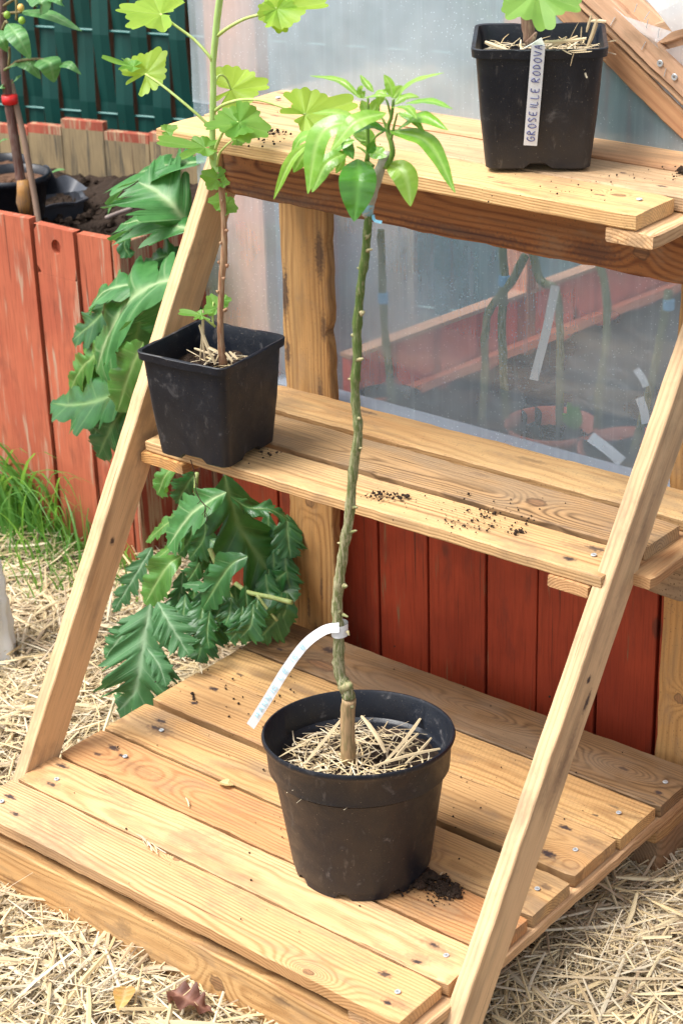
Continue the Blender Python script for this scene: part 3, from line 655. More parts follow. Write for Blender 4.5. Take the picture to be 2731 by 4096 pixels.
# knob of the graft and buds and thorns
M_BUD = bark((.36, .30, .16), (.20, .22, .09))
for (u, v, du, dv, r, l) in ((791, 1580, 14, -8, .0085, .006), (805, 1620, 6, 4, .004, .004), (783, 1405, -20, -8, .0025, .01), (788, 1412, 14, 6, .002, .008), (798, 1450, 4, 10, .0015, .009), (776, 1350, -10, 3, .003, .003), (790, 1345, 8, 2, .003, .004), (792, 1250, -16, -3, .0022, .008), (806, 1222, 14, -4, .0018, .008), (800, 1205, -8, 3, .003, .003), (812, 1165, 10, 0, .002, .003), (806, 1110, -8, 2, .003, .003), (812, 1058, -9, -4, .0028, .005), (824, 1028, 8, 2, .002, .004), (820, 960, 7, 2, .0025, .003), (812, 872, -14, -2, .0022, .007), (818, 826, 16, -2, .0022, .008), (818, 772, -12, -3, .0022, .006), (832, 720, -6, -4, .003, .003), (828, 618, -12, -4, .002, .006), (843, 575, 14, -3, .002, .007), (842, 540, -5, -3, .0035, .003)):
    a = D(u, v, 'y', ystem - .001); b = D(u + du, v + dv, 'y', ystem - .004)
    mb = MB(); r *= R.uniform(1.2, 1.9); b = a.lerp(b, R.uniform(.7, 1.1)); mb.tube([a, a.lerp(b, .45), a.lerp(b, .8), b], [r, r * .62, r * .5, r * .22], 7, bump=.15, seed=u); mb.build('bud', M_BUD, citrus, smooth=True)
# taped graft and twigs; zoom of the crown: zc(x, y, dy)
def zc(x, y, dy=0.): return at(1060 + .5102 * x, 260 + .5102 * y, 'y', ystem + dy)
mb = MB(); mb.tube(smooth_path([zc(803, 1185), zc(812, 1120), zc(828, 1050), zc(850, 960), zc(880, 880), zc(905, 800), zc(940, 735), zc(965, 690)], 4), [.0062] * 8 + [.0066] * 8 + [.0060] * 8 + [.0048] * 5, 12, bump=.10, seed=8)
mb.build('graft_tape', simple('grey_film', (.38, .36, .30), .35, .5, var=.35, sc=160), citrus, smooth=True)
mb = MB(); mb.tube([zc(803, 1170), zc(808, 1120), zc(818, 1080)], [.0066, .0068, .0066], 12, bump=.06); mb.build('graft_tape', simple('blue_tape', (.25, .42, .5), .35, .5, var=.3, sc=200), citrus, smooth=True)
V, F, A = blade_mesh([zc(845, 1175), zc(855, 1215), zc(885, 1228), zc(915, 1232)], TOCAM, lambda u, s: .10, 10, 1, 0)
add_leaf('tape_tail', citrus, simple('blue_tape_end', (.22, .55, .75), .3, .5), (V, F, A))
M_TWIG = bark((.11, .22, .03), (.20, .30, .07))
for (pts, r0, r1) in (([(935, 800), (975, 750), (998, 690), (988, 610), (962, 530), (965, 470), (985, 420), (1000, 330), (1005, 270)], .0038, .0016), ([(800, 745), (808, 660), (803, 560), (805, 430), (806, 300), (805, 255)], .0030, .0012), ([(985, 590), (1005, 500), (1035, 380)], .002, .001), ([(960, 525), (930, 440), (900, 400)], .002, .001), ([(990, 430), (960, 300), (940, 262)], .0016, .0009),
                      ([(845, 800), (800, 760), (800, 730)], .0030, .0028), ([(805, 700), (760, 660), (720, 640)], .0018, .001), ([(803, 600), (740, 590), (690, 545)], .0018, .001), ([(890, 400), (892, 330)], .0012, .0008), ([(925, 520), (880, 550), (845, 590)], .0016, .001)):
    q = smooth_path([zc(*p) for p in pts], 4); mb = MB(); mb.tube(q, list(np.linspace(r0, r1, len(q))), 8); mb.build('twig', M_TWIG, citrus, smooth=True)
CL = [leafmat((.27, .47, .06), (.18, .38, .04), (.46, .64, .20), .33, .32, (.46, .76, .08), .5, .8),      # 0 young pale
      leafmat((.20, .42, .045), (.12, .32, .03), (.40, .58, .16), .28, .28, (.38, .70, .06), .55, .8),    # 1 mid
      leafmat((.055, .23, .022), (.035, .16, .015), (.14, .36, .05), .22, .22, (.25, .55, .04), .6, .6)]  # 2 deep glossy
def lanc(w, a=1.25, b=.95):   # lanceolate half width
    return lambda u, s: w * 1.0 * (max(0, math.sin(math.pi * min(1, u ** .85))) ** .85) * (1 - .25 * u) + .004
citrus_leaves = [  # base, mid, tip (crown zoom px), half width px, material, depths, normal mix (cam, up, right), fold
 ((750, 265), (600, 110), (350, 85), 33, 0, (.0, .0, .01), (.4, 1, 0), .3), ((850, 215), (790, 150), (745, 75), 30, 0, (0, .0, .01), (1, .2, .5), .3),
 ((1000, 260), (985, 150), (930, 75), 38, 0, (0, 0, 0), (1, .2, -.6), .4), ((1010, 280), (1130, 130), (1400, 60), 34, 0, (0, .01, .02), (.3, 1, -.3), .3),
 ((1005, 310), (1110, 235), (1210, 255), 42, 0, (.01, .02, .02), (.5, 1, 0), .1), ((1100, 300), (1290, 270), (1470, 345), 38, 1, (.0, .0, -.01), (.5, 1, 0), .2),
 ((990, 330), (1120, 320), (1190, 425), 48, 0, (-.01, -.02, -.03), (.6, 1, .3), .15), ((1040, 500), (1210, 370), (1435, 512), 62, 1, (0, -.01, -.01), (.7, .7, 0), .15),
 ((1040, 375), (1160, 410), (1250, 530), 32, 1, (0, 0, .0), (1, .3, 0), .2), ((975, 512), (1290, 545), (1487, 1000), 72, 1, (0, -.01, -.03), (.9, .35, .35), .12),
 ((955, 765), (1110, 840), (1140, 1108), 88, 0, (.005, .0, -.01), (1, .1, .1), .10), ((725, 735), (730, 900), (697, 1228), 128, 2, (-.015, -.045, -.055), (1, .45, 0), .18),
 ((740, 425), (400, 470), (335, 1010), 92, 1, (-.02, -.05, -.065), (.9, .6, -.4), .12), ((950, 375), (700, 420), (512, 672), 74, 0, (-.02, -.055, -.075), (.8, .8, -.2), .15),
 ((705, 425), (530, 365), (370, 378), 52, 0, (0, .01, .01), (.6, 1, 0), .2), ((962, 522), (820, 450), (688, 540), 44, 2, (-.02, -.035, -.045), (.5, 1, 0), .2),
 ((655, 680), (470, 750), (368, 998), 70, 1, (-.005, -.03, -.045), (1, .5, -.3), .15), ((400, 540), (270, 560), (200, 715), 50, 1, (0, 0, .0), (.9, .6, -.3), .15),
 ((355, 600), (200, 720), (68, 1052), 42, 0, (-.02, -.03, -.03), (1, .3, -.4), .3), ((345, 655), (280, 720), (222, 842), 58, 1, (.0, .0, 0), (1, .2, 0), .1),
 ((995, 245), (880, 235), (760, 262), 20, 0, (-.01, -.02, -.02), (.5, 1, 0), .2), ((890, 320), (900, 245), (962, 185), 32, 0, (.0, 0, 0), (1, .3, .2), .2),
 ((805, 385), (775, 320), (755, 275), 38, 0, (.01, .01, .01), (1, .3, 0), .1), ((815, 390), (860, 330), (895, 265), 42, 0, (.01, .015, .01), (1, .2, 0), .1),
 ((690, 545), (790, 540), (850, 670), 62, 1, (.015, .02, .02), (1, .2, 0), .05), ((655, 555), (640, 640), (690, 740), 46, 2, (.0, -.005, -.01), (1, .1, .4), .1),
 ((820, 660), (890, 690), (955, 720), 55, 1, (.0, -.005, -.006), (1, .2, 0), .05), ((705, 590), (600, 620), (515, 690), 38, 1, (0, -.01, -.01), (1, .6, 0), .2),
 ((1000, 262), (1035, 205), (1075, 160), 36, 0, (.015, .02, .02), (1, .2, 0), .1), ((850, 240), (890, 205), (965, 245), 26, 0, (-.01, -.01, -.01), (.8, .8, 0), .2),
 ((770, 265), (745, 200), (770, 165), 30, 0, (.005, .005, 0), (1, .3, 0), .2), ((610, 690), (590, 780), (555, 850), 34, 1, (.02, .02, .02), (1, .3, 0), .1), ((800, 690), (840, 640), (850, 590), 36, 2, (-.01, -.01, -.01), (1, .4, .3), .1)]
for i, (a, m, t, hw, mi, dd, nm, fo) in enumerate(citrus_leaves):
    P = [zc(*a, dd[0]), zc(*m, dd[1]), zc(*t, dd[2])]
    # quadratic through control -> soften the middle
    P = [P[0], (P[0] + P[1] * 2 + P[2]) / 4 * .55 + P[1] * .45, P[2]]
    Lp = sum((b - c).length for b, c in zip(P, P[1:])); wr_ = hw * .5102 / 2955 * 1.0 / Lp * 1.05
    N = TOCAM * nm[0] + UP * nm[1] + CR * (nm[2] if len(nm) > 2 else 0)
    VFA = blade_mesh(P, N, lanc(wr_ * 1.02), 30, 4, fo, -.1, .15, veins=9, ruffle=.05, seed=i, latk=.012, latv=.22)
    add_leaf('leaf', citrus, CL[mi], VFA)
# ------------------------------------------------------------------ stroke lettering
GL = {'G': [[(.9, .85), (.5, 1), (.1, .6), (.15, .15), (.55, 0), (.9, .2), (.9, .5), (.5, .5)]], 'R': [[(.1, 0), (.15, 1), (.7, .95), (.8, .7), (.2, .5), (.85, 0)]], 'O': [[(.5, 1), (.1, .6), (.2, .1), (.6, 0), (.9, .4), (.8, .85), (.5, 1)]],
      'S': [[(.85, .9), (.4, 1), (.15, .75), (.8, .35), (.6, 0), (.1, .1)]], 'E': [[(.85, 1), (.2, .95), (.15, .05), (.85, 0)], [(.2, .5), (.7, .52)]], 'I': [[(.5, 1), (.45, 0)]], 'L': [[(.2, 1), (.15, .05), (.8, 0)]],
      'D': [[(.15, 0), (.2, 1), (.8, .75), (.8, .3), (.15, 0)]], 'V': [[(.05, 1), (.45, 0), (.9, 1)]], 'A': [[(.05, 0), (.5, 1), (.9, 0)], [(.2, .4), (.8, .4)]], 'N': [[(.1, 0), (.15, 1), (.8, 0), (.85, 1)]], 'C': [[(.85, .85), (.4, 1), (.1, .5), (.4, 0), (.9, .1)]], 'M': [[(.05, 0), (.15, 1), (.45, .3), (.8, 1), (.9, 0)]], '.': [[(.4, 0), (.5, .08)]], ' ': []}
def lettering(parent, text, f, mat, x0, adv, h, y0, th, seed=3):
    """f(s, t) -> point just above the strip, s along it, t across it"""
    R = random.Random(seed); mb = MB(); x = x0
    for ch in text:
        for st in GL[ch]:
            pts = [f(x + (p[0] + R.uniform(-.05, .05)) * adv * .72, y0 + (p[1] + R.uniform(-.06, .06)) * h) for p in st]
            pts = smooth_path(pts, 3) if len(pts) > 2 else pts
            mb.tube(pts, th, 4)
        x += adv * (.55 if ch in 'I. ' else 1)
    return mb.build('writing', mat, parent)
M_LABEL = simple('white_plastic', (.70, .71, .72), .4, .4, var=.03); M_INK = simple('blue_ink', (.055, .06, .22), .4, .3, var=.2); M_FADED = simple('faded_ink', (.30, .60, .70), .4, .3, var=.1)
# strap label looped round the citrus stem
slb = empty('plant_label', D(785, 1445, 'y', ystem), 'curved white strap label looped round the thorny citrus stem, faded blue writing', 'plant label', 'white plant labels')
sp = [D(778, 1441, 'y', ystem - .010), D(745, 1447, 'y', ystem - .016), D(700, 1480, 'y', ystem - .03), D(655, 1540, 'y', ystem - .045), D(620, 1597, 'y', ystem - .055), D(575, 1668, 'y', ystem - .06)]
V, F, A = blade_mesh(sp, TOCAM + UP * .3, lambda u, s: .029, 40, 1, 0); add_leaf('strap', slb, M_LABEL, (V, F, A))
S_, Ls = sample_spine(sp, 60)
def fs(s, t):
    i = min(59, max(0, int(s / Ls * 60))); p = S_[i]; tn = (S_[min(60, i + 1)] - S_[max(0, i - 1)]).normalized(); N = (TOCAM + UP * .3).normalized(); sd_ = N.cross(tn).normalized()
    fr__ = s - i * Ls / 60; return p + tn * fr__ + sd_ * t + sd_.cross(tn) * -.0006 + N * .0010
def fsr(s, t): return fs(Ls - s, -t)
lettering(slb, 'MANNIC LE IC.E', fsr, M_FADED, .022, .0125, .0060, -.0030, .00045)
mb = MB(); q0 = D(780, 1444, 'y', ystem); n = 20
V = []; F = []
for i in range(n):
    a = 2 * math.pi * i / n
    for h_ in (-.0088, .0088): V.append(q0 + Vector((math.cos(a) * .0112, math.sin(a) * .0112, h_ + math.cos(a - .8) * .001)))
for i in range(n): F.append((2 * i, 2 * ((i + 1) % n), 2 * ((i + 1) % n) + 1, 2 * i + 1))
mb.add(V, F); mb.build('loop', M_LABEL, slb, smooth=True)

# ================================================================== CURRANTS IN SQUARE POTS
def lobed(c, e1, e2, n_, R_, lobes, mat, parent, seed=0, cup=.15, sc=.07, name='leaf', teeth=9, fold=.0):
    """rounded, scalloped palmate leaf; c is where the stalk joins"""
    Rn = random.Random(seed); e1 = e1.normalized(); n_ = (n_ - e1 * n_.dot(e1)).normalized(); e2 = n_.cross(e1)
    nth = 132; nr = 9; V = [c]; A = [1.0]; F = []; span = math.radians(158)
    va = [l[0] for l in lobes]
    for j in range(1, nr + 1):
        q = j / nr
        for i in range(nth + 1):
            th = -span + 2 * span * i / nth
            r = 0
            for (a, l, w_) in lobes: r = max(r, l * math.exp(-abs((th - a) / (w_ * 1.2)) ** 3.0))
            r = max(r, .80 * (.5 * lobes[0][1] + .5 * min(1, lobes[min(1, len(lobes) - 1)][1])) if abs(th) < 2.1 and lobes[0][2] > .35 else .3)
            r *= (1 + sc * 1.5 * (abs(math.sin(th * teeth)) - .6) * q ** 4)
            rr = R_ * r * q; dv = min(abs(th - a) for a in va)
            z = cup * rr * q * (1 if True else 0) * .6 + R_ * .10 * q * min(1, dv / .35) * (1 - .3 * q) - R_ * .05 * q + R_ * .03 * q * math.sin(th * 5 + seed) - fold * abs(math.sin(th)) * rr * .8
            V.append(c + e1 * math.cos(th) * rr + e2 * math.sin(th) * rr + n_ * z)
            av = 0
            if dv < 2 * span / nth * .6: av = .9 * (1 - .5 * q)
            A.append(av)
    m = nth + 1
    for i in range(nth): F.append((0, 1 + i, 2 + i))
    for j in range(nr - 1):
        for i in range(nth): a = 1 + j * m + i; F.append((a, a + m, a + m + 1, a + 1))
    return add_leaf(name, parent, mat, (V, F, A))
PI = math.pi
L5 = [(0, 1.0, .50), (1.05, .92, .45), (-1.05, .92, .45), (2.0, .70, .5), (-2.0, .70, .5)]
L3 = [(0, 1.0, .62), (1.25, .85, .6), (-1.25, .85, .6), (2.3, .55, .45), (-2.3, .55, .45)]
RL = [leafmat((.30, .48, .06), (.22, .40, .045), (.48, .66, .18), .45, .45, (.50, .72, .07), .35, .5), leafmat((.17, .36, .06), (.11, .28, .04), (.36, .52, .16), .45, .40, (.38, .66, .09), .35, .5)]
curL = empty('potted_currant', (.134, .437, .457), 'tall leafy currant cutting in a square black pot on the middle shelf', 'potted plant', 'currant cuttings in square black pots')
PZ = .4585
square_pot(curL, .134, .437, PZ, .111, .063, .0795, .166)
ca, sa = math.cos(.111), math.sin(.111)
def sqr(cx, cy, a, ang): return [(cx + x * math.cos(ang) - y * math.sin(ang), cy + x * math.sin(ang) + y * math.cos(ang)) for x, y in rsq(a, .012)]
lumpy_disc('soil', curL, sqr(.134, .437, .0735, .111), PZ + .128, .004, M_SOIL, 7)
pot_straw('straw_mulch', curL, lambda R: (.150 + R.uniform(-.05, .045), .432 + R.uniform(-.05, .05)), 46, 6, PZ + .130, (.02, .06))
def zp(x, y, yy=.440): return at(400 + x * .5102, 600 + y * .5102, 'y', yy)     # zoom of the left pot
def zt(x, y, yy=.440): return at(380 + x * .6633, y * .6633, 'y', yy)           # zoom of the top left
def stalks(parent, lst, fn, mat=M_STRAW):
    R = random.Random(2)
    for (a, b, w_) in lst:
        V = []; F = []; p, q = fn(*a), fn(*b); straw_piece(V, F, (p + q) / 2, q - p, (q - p).length, w_, R, 4, up=TOCAM, bk=.25)
        link('straw_stalk', mesh('straw_stalk', V, F), mat, parent)
stalks(curL, [((810, 1255), (825, 1650), .0045), ((780, 1370), (905, 1680), .0055), ((808, 1300), (785, 1650), .003), ((1015, 1580), (1080, 1640), .0035), ((740, 1555), (900, 1610), .0035), ((840, 1540), (920, 1580), .005), ((985, 1590), (1040, 1660), .004), ((680, 1565), (780, 1620), .0012)], lambda x, y: zp(x, y, .425))
cst = [zp(968, 1690), zp(955, 1580), zp(945, 1450), zp(945, 1300), zp(950, 1150), zp(955, 1000), zp(970, 870), zp(975, 750), zp(975, 640), zp(970, 500), zp(955, 330), zp(935, 170)]
q = smooth_path(cst, 4); rs = list(np.interp(np.linspace(0, 11, len(q)), range(12), [.0066, .0054, .0048, .0046, .0045, .0047, .0054, .0044, .0043, .0042, .0046, .0052]))
M_CANE = bark((.30, .15, .08), (.42, .27, .16)); mb = MB(); mb.tube(q, rs, 10, bump=.06)
mb.build('stem', M_CANE, curL, smooth=True)
for (x, y, dx, dy) in ((995, 895, 6, 30), (935, 880, -14, 0), (950, 730, -14, -4), (990, 630, 12, 4), (970, 1000, 4, 20), (975, 1260, 24, -16), (925, 1100, -4, 24), (965, 400, -16, -6), (970, 290, 10, 6)):
    mb = MB(); mb.tube([zp(x, y, .436), zp(x + dx * .6, y + dy * .6, .435), zp(x + dx, y + dy, .434)], [.0028, .0024, .0006], 6); mb.build('bud', M_CANE, curL, smooth=True)
M_GSTEM = bark((.36, .52, .16), (.42, .60, .22), streak=(40, 40, 4))
g = [zp(935, 190), zt(722, 1000), zt(712, 940), zt(709, 860), zt(709, 780), zt(712, 640), zt(714, 500), zt(713, 380), zt(725, 250), zt(737, 120), zt(752, 0), zt(765, -90)]
q = smooth_path(g, 4); rs = list(np.interp(np.linspace(0, 11, len(q)), range(12), [.0052, .0052, .0060, .0043, .0044, .0045, .0042, .0041, .0047, .0047, .0047, .0047]))
mb = MB(); mb.tube(q, rs, 10, bump=.03); mb.build('stem', M_GSTEM, curL, smooth=True)
def petiole(parent, pts, r=.0016, fn=zt, mat=M_GSTEM):
    q = smooth_path([fn(*p) for p in pts], 5); mb = MB(); mb.tube(q, list(np.linspace(r * 1.25, r * .85, len(q))), 6); return mb.build('leaf_stalk', mat, parent, smooth=True)
M_PET = bark((.40, .50, .14), (.48, .6, .2), streak=(30, 30, 6))
petiole(curL, [(710, 382, .440), (690, 340, .435), (600, 240, .43), (480, 150, .42), (395, 85, .42)], .0019, mat=M_PET)
petiole(curL, [(708, 788, .440), (670, 740, .43), (560, 640, .42), (400, 510, .42), (305, 447, .42)], .0019, mat=M_PET)
petiole(curL, [(742, 215, .440), (800, 170, .435), (900, 115, .43), (1020, 80, .43), (1095, 50, .43)], .0021, mat=M_PET)
petiole(curL, [(722, 500, .445), (750, 455, .455), (790, 470, .47), (820, 540, .48)], .0014, mat=M_PET)
petiole(curL, [(724, 905, .436), (750, 840, .42), (790, 775, .41), (865, 738, .40)], .0022, mat=M_PET)
petiole(curL, [(722, 910, .445), (745, 840, .45), (800, 760, .45), (850, 740, .44)], .0012, mat=M_PET)
petiole(curL, [(735, 1000, .438), (750, 930, .43), (790, 880, .42), (850, 830, .41)], .0016, mat=M_PET)
petiole(curL, [(715, 960, .438), (690, 930, .43), (655, 895, .43)], .0024, mat=M_PET)
petiole(curL, [(724, 668, .440), (780, 630, .43), (880, 602, .42), (1000, 605, .41), (1130, 645, .41), (1268, 690, .41)], .0020, mat=M_PET)
cz = TOCAM
def cl(pos, R_, ang, lob, mi, nm, seed, cup=.2, fold=0, yy=.43, fn=zt, parent=None, **k):
    """ang: screen direction of the middle lobe in degrees, 0 right, 90 up"""
    c = fn(pos[0], pos[1], yy); a = math.radians(ang); N = (TOCAM * nm[0] + UP * nm[1] + CR * nm[2]).normalized()
    e1 = CR * math.cos(a) + CU * math.sin(a); e1 = (e1 - N * e1.dot(N)); f = e1.length; e1.normalize()
    return lobed(c, e1, None, N, R_ * .6633 / 2955, lob, RL[mi], parent or curL, seed, cup, fold=fold, **k)
cl((395, 85), 270, 160, L5, 0, (.42, 1, 0), 1, .1, 0, .42)
cl((305, 447), 190, 55, [(0, 1, .6), (-2.6, .8, .55), (1.9, .85, .5), (3.0, .8, .5), (-1.4, .45, .4)], 0, (1, .35, -.2), 2, .15, 0, .42)
cl((235, 400), 190, 165, [(0, 1.1, .16), (.55, .5, .35), (-.7, .55, .5)], 1, (.6, 1, 0), 3, .5, .4, .41)
cl((1095, 50), 300, 8, [(0, 1, .40), (-1.5, .48, .55), (-2.2, .38, .4), (1.2, .35, .5)], 0, (.7, .7, 0), 4, .15, 0, .43)
cl((1095, 60), 145, -78, L3, 0, (1, .2, .2), 14, .15, 0, .428)
cl((820, 540), 250, 10, [(0, .95, .4), (PI * .95, .85, .22), (-1.2, .45, .5), (.9, .5, .4), (2.2, .55, .5), (-2.6, .6, .3)], 0, (.75, .7, 0), 5, .15, 0, .48)
cl((865, 738), 205, 200, [(0, 1, .42), (-1.1, .75, .5), (-1.9, .75, .4), (1., .4, .5)], 1, (.6, .9, 0), 6, .15, 0, .40)
cl((872, 738), 195, -18, [(0, .95, .6), (-.95, .75, .55), (1.0, .75, .4)], 1, (1, .45, .3), 7, .2, 0, .395)
cl((850, 830), 105, 10, [(0, 1, .5), (PI, .75, .35), (-1.2, .4, .5), (1.2, .4, .5)], 1, (.7, .8, 0), 17, .1, 0, .41)
cl((665, 890), 300, 172, [(0, 1, .30), (.75, .6, .35), (-.75, .45, .35), (PI, .3, .4)], 1, (.55, .9, .1), 8, .1, 0, .42)
cl((430, 790), 75, 20, L3, 1, (.6, .9, 0), 18, .5, .3, .415)
cl((1268, 690), 310, 22, [(0, 1, .42), (2.7, .47, .3), (-1.25, .42, .5), (-2.0, .4, .35), (1.0, .35, .45)], 0, (.8, .6, .1), 9, .1, 0, .41)
cl((735, 1080), 105, 160, L3, 1, (1, .4, 0), 10, .15, 0, .43); cl((770, 1100), 45, -10, L3, 1, (1, .4, 0), 11, .1, 0, .43)
cl((765, 1215), 88, 175, L3, 1, (.8, .6, 0), 12, .1, 0, .447); cl((790, 1240), 80, -25, L3, 1, (1, .3, 0), 13, .1, 0, .447)
cl((915, 1235), 100, 120, L3, 1, (1, .4, 0), 20, .1, 0, .445, zp); cl((795, 1295), 150, 165, [(0, 1, .35), (2.6, .5, .4), (-2.6, .5, .4), (1, .4, .4)], 1, (.55, 1, 0), 21, .1, 0, .42, zp); cl((975, 1180), 48, 10, L3, 1, (1, .3, 0), 22, .1, 0, .45, zp)
petiole(curL, [(905, 1385, .438), (860, 1350, .43), (795, 1300, .42)], .0016, zp, M_PET); petiole(curL, [(890, 1380, .438), (885, 1300, .44), (890, 1190, .445)], .0013, zp, M_PET)
# root hanging out of the pot foot
mb = MB(); rz_ = lambda x, y: at(500 + x / 2.24, 1400 + y / 2.24, 'y', .385)
mb.tube(smooth_path([rz_(590, 985), rz_(605, 1030), rz_(625, 1110), rz_(635, 1200), rz_(640, 1270), rz_(680, 1350), rz_(720, 1400), rz_(715, 1500)], 4), .0008, 5)
for (a, b) in (((630, 1180), (650, 1230)), ((700, 1380), (770, 1430)), ((720, 1420), (690, 1480)), ((715, 1450), (740, 1500)), ((680, 1340), (650, 1380)), ((720, 1480), (735, 1530))): mb.tube([rz_(*a), rz_((a[0] + b[0]) / 2 + 6, (a[1] + b[1]) / 2), rz_(*b)], .0005, 4)
mb.build('root', simple('root', (.06, .035, .025), .8, .2), curL)

curR = empty('potted_currant', (.551, .659, .91), 'currant cutting in a square black pot at the right end of the top shelf', 'potted plant', 'currant cuttings in square black pots')
AR = .586; RZ = .912
square_pot(curR, .551, .659, RZ, AR, .069, .0855, .163)
lumpy_disc('soil', curR, sqr(.551, .659, .079, AR), RZ + .130, .004, M_SOIL, 9)
def inR(R):
    x, y = R.uniform(-.06, .07), R.uniform(-.068, .068)
    if R.random() < .7: x = abs(x)
    return .551 + x * math.cos(AR) - y * math.sin(AR), .659 + x * math.sin(AR) + y * math.cos(AR)
pot_straw('straw_mulch', curR, inR, 190, 16, RZ + .135, (.02, .08), flat=.25)
def zr(x, y, yy=.62): return at(1880 + x * .3571, y * .3571, 'y', yy)
stalks(curR, [((1315, 520), (1418, 215), .006), ((165, 470), (410, 560), .006), ((1090, 490), (1210, 250), .0008), ((1245, 300), (1235, 480), .0015), ((1300, 360), (1355, 170), .0035), ((1030, 555), (1135, 610), .002), ((1090, 575), (1300, 560), .0018), ((1360, 575), (1130, 590), .0015), ((830, 470), (1300, 430), .005), ((1120, 740), (1160, 590), .001), ((1340, 235), (1520, 240), .004), ((850, 540), (1080, 410), .003), ((930, 520), (1200, 400), .003)], lambda x, y: zr(x, y, .60))
q = smooth_path([zr(660, 470, .66), zr(650, 330, .66), (zr(625, 140, .66)), zr(615, 0, .66), zr(610, -120, .66)], 4)
mb = MB(); mb.tube(q, .0085, 10, bump=.08); mb.tube([zr(640, 490, .65), zr(700, 430, .645), zr(735, 370, .64)], [.0045, .004, .002], 7); mb.build('stem', bark((.16, .09, .06), (.26, .17, .11)), curR, smooth=True)
cR_ = zr(745, -95, .60); N = (TOCAM * .9 + UP * .5).normalized()
e1 = CR * .15 - CU; e1 = (e1 - N * e1.dot(N)).normalized()
lobed(cR_, e1, None, N, .060, [(0, 1.0, .45), (.95, 1.0, .45), (-.95, .95, .45), (1.9, .8, .5), (-1.9, .8, .5)], leafmat((.22, .42, .08), (.15, .33, .06), (.36, .55, .16), .5, .4, (.4, .66, .12), .3, .4), curR, 5, .1)
# written label hanging over the rim
lab = empty('plant_label', zr(770, 560, .60), 'long white label lettered in blue ink hanging over the rim of the upper square pot', 'plant label', 'white plant labels')
pa, pb = zr(766, 520, .560), zr(670, 1628, .573)
pn = Vector((-math.sin(AR) * -1, -math.cos(AR) * 1, 0)); pn = Vector((math.sin(AR), -math.cos(AR), 0)); face0 = Vector((.551, .659, 0)) + pn * .0865
def onface(x, y, off=.004):
    """sight line through the zoom point meets the (slightly sloped) front side of the square pot"""
    u, v = 1880 + x * .3571, y * .3571; d = Vector(RM @ np.array([(u - 1365.5) / FPX, -(v - 2048) / FPX, -1.0])); o = Vector(CAM)
    n = (pn + Vector((0, 0, -.10))).normalized(); p0 = Vector((.551, .659, RZ + .163)) + pn * (.0885 + off)
    return o + d * ((p0 - o).dot(n) / d.dot(n))
A_, B_ = onface(762, 505), onface(670, 1630); Ll = (B_ - A_).length; dl = (B_ - A_).normalized(); nl = (pn + Vector((0, 0, -.10))).normalized(); sl = nl.cross(dl).normalized()
if sl.dot(CR) < 0: sl = -sl
mb = MB(); hw = .0088; th = .0005; V = []; F = []
for t in (0, 1):
    p = A_ + dl * Ll * t
    for a, b in ((-hw, 0), (hw, 0), (hw, -th), (-hw, -th)): V.append(p + sl * a + nl * b)
F = [(0, 1, 5, 4), (3, 7, 6, 2), (0, 4, 7, 3), (1, 2, 6, 5), (0, 3, 2, 1), (4, 5, 6, 7)]
mb.add(V, F); mb.build('tag_strip', M_LABEL, lab)
mb = MB(); K = [A_ + sl * -hw, A_ + sl * hw, zr(835, 510, .63), zr(795, 418, .66), zr(570, 550, .65)]
mb.add(K, [(0, 1, 2, 3), (0, 3, 4)]); mb.build('tag_fold', simple('label_back', (.62, .68, .62), .4, .4, var=.05), lab)
def fl(s, t): return B_ - dl * s + sl * -t * 1 + nl * .0008
# reads upward: letters' tops point to the left
lettering(lab, 'GROSEILLE RODOVA', lambda s, t: B_ - dl * s - sl * t + nl * .0007, M_INK, .006, Ll / 15.4, .0098, -.0050, .00055, 8)

# ================================================================== GREENHOUSE
gh = empty('greenhouse', (.4, .8, GZ), 'small greenhouse of pale timber and clear film above a dark red board wall', 'greenhouse')
RP = painted((.37, .055, .022), (.22, .12, .06), .08, .5, (.20, .026, .012))
mb = MB(); xs_ = [-.2, -.075, .03, .146, .251, .369, .470, .583, .69, .80, .91, 1.02, 1.14, 1.26, 1.38, 1.5]; R = random.Random(5)
for a, b in zip(xs_, xs_[1:]):
    yo = R.uniform(-.002, .002); g_ = .0022
    mb.box(a + g_, b - g_, .800 + yo, .820 + yo, GZ - .02, .392)
mb.box(-.2, 1.5, .8215, .83, GZ - .02, .39)
wl = mb.build('base_wall', RP, gh); bv = wl.modifiers.new('b', 'BEVEL'); bv.width = .002; bv.segments = 2
mb = MB()
for i in range(9): mb.box(-.2, -.18, .8205 + .0 + i * .1, .9185 + i * .1, GZ - .02, .15)
mb.build('side_wall', RP, gh)
mb = MB(); mb.box(-.203, 1.5, .797, .835, .3935, .405); mb.build('sill', simple('sill_white', (.50, .50, .56), .5, .4, var=.12, sc=60), gh)
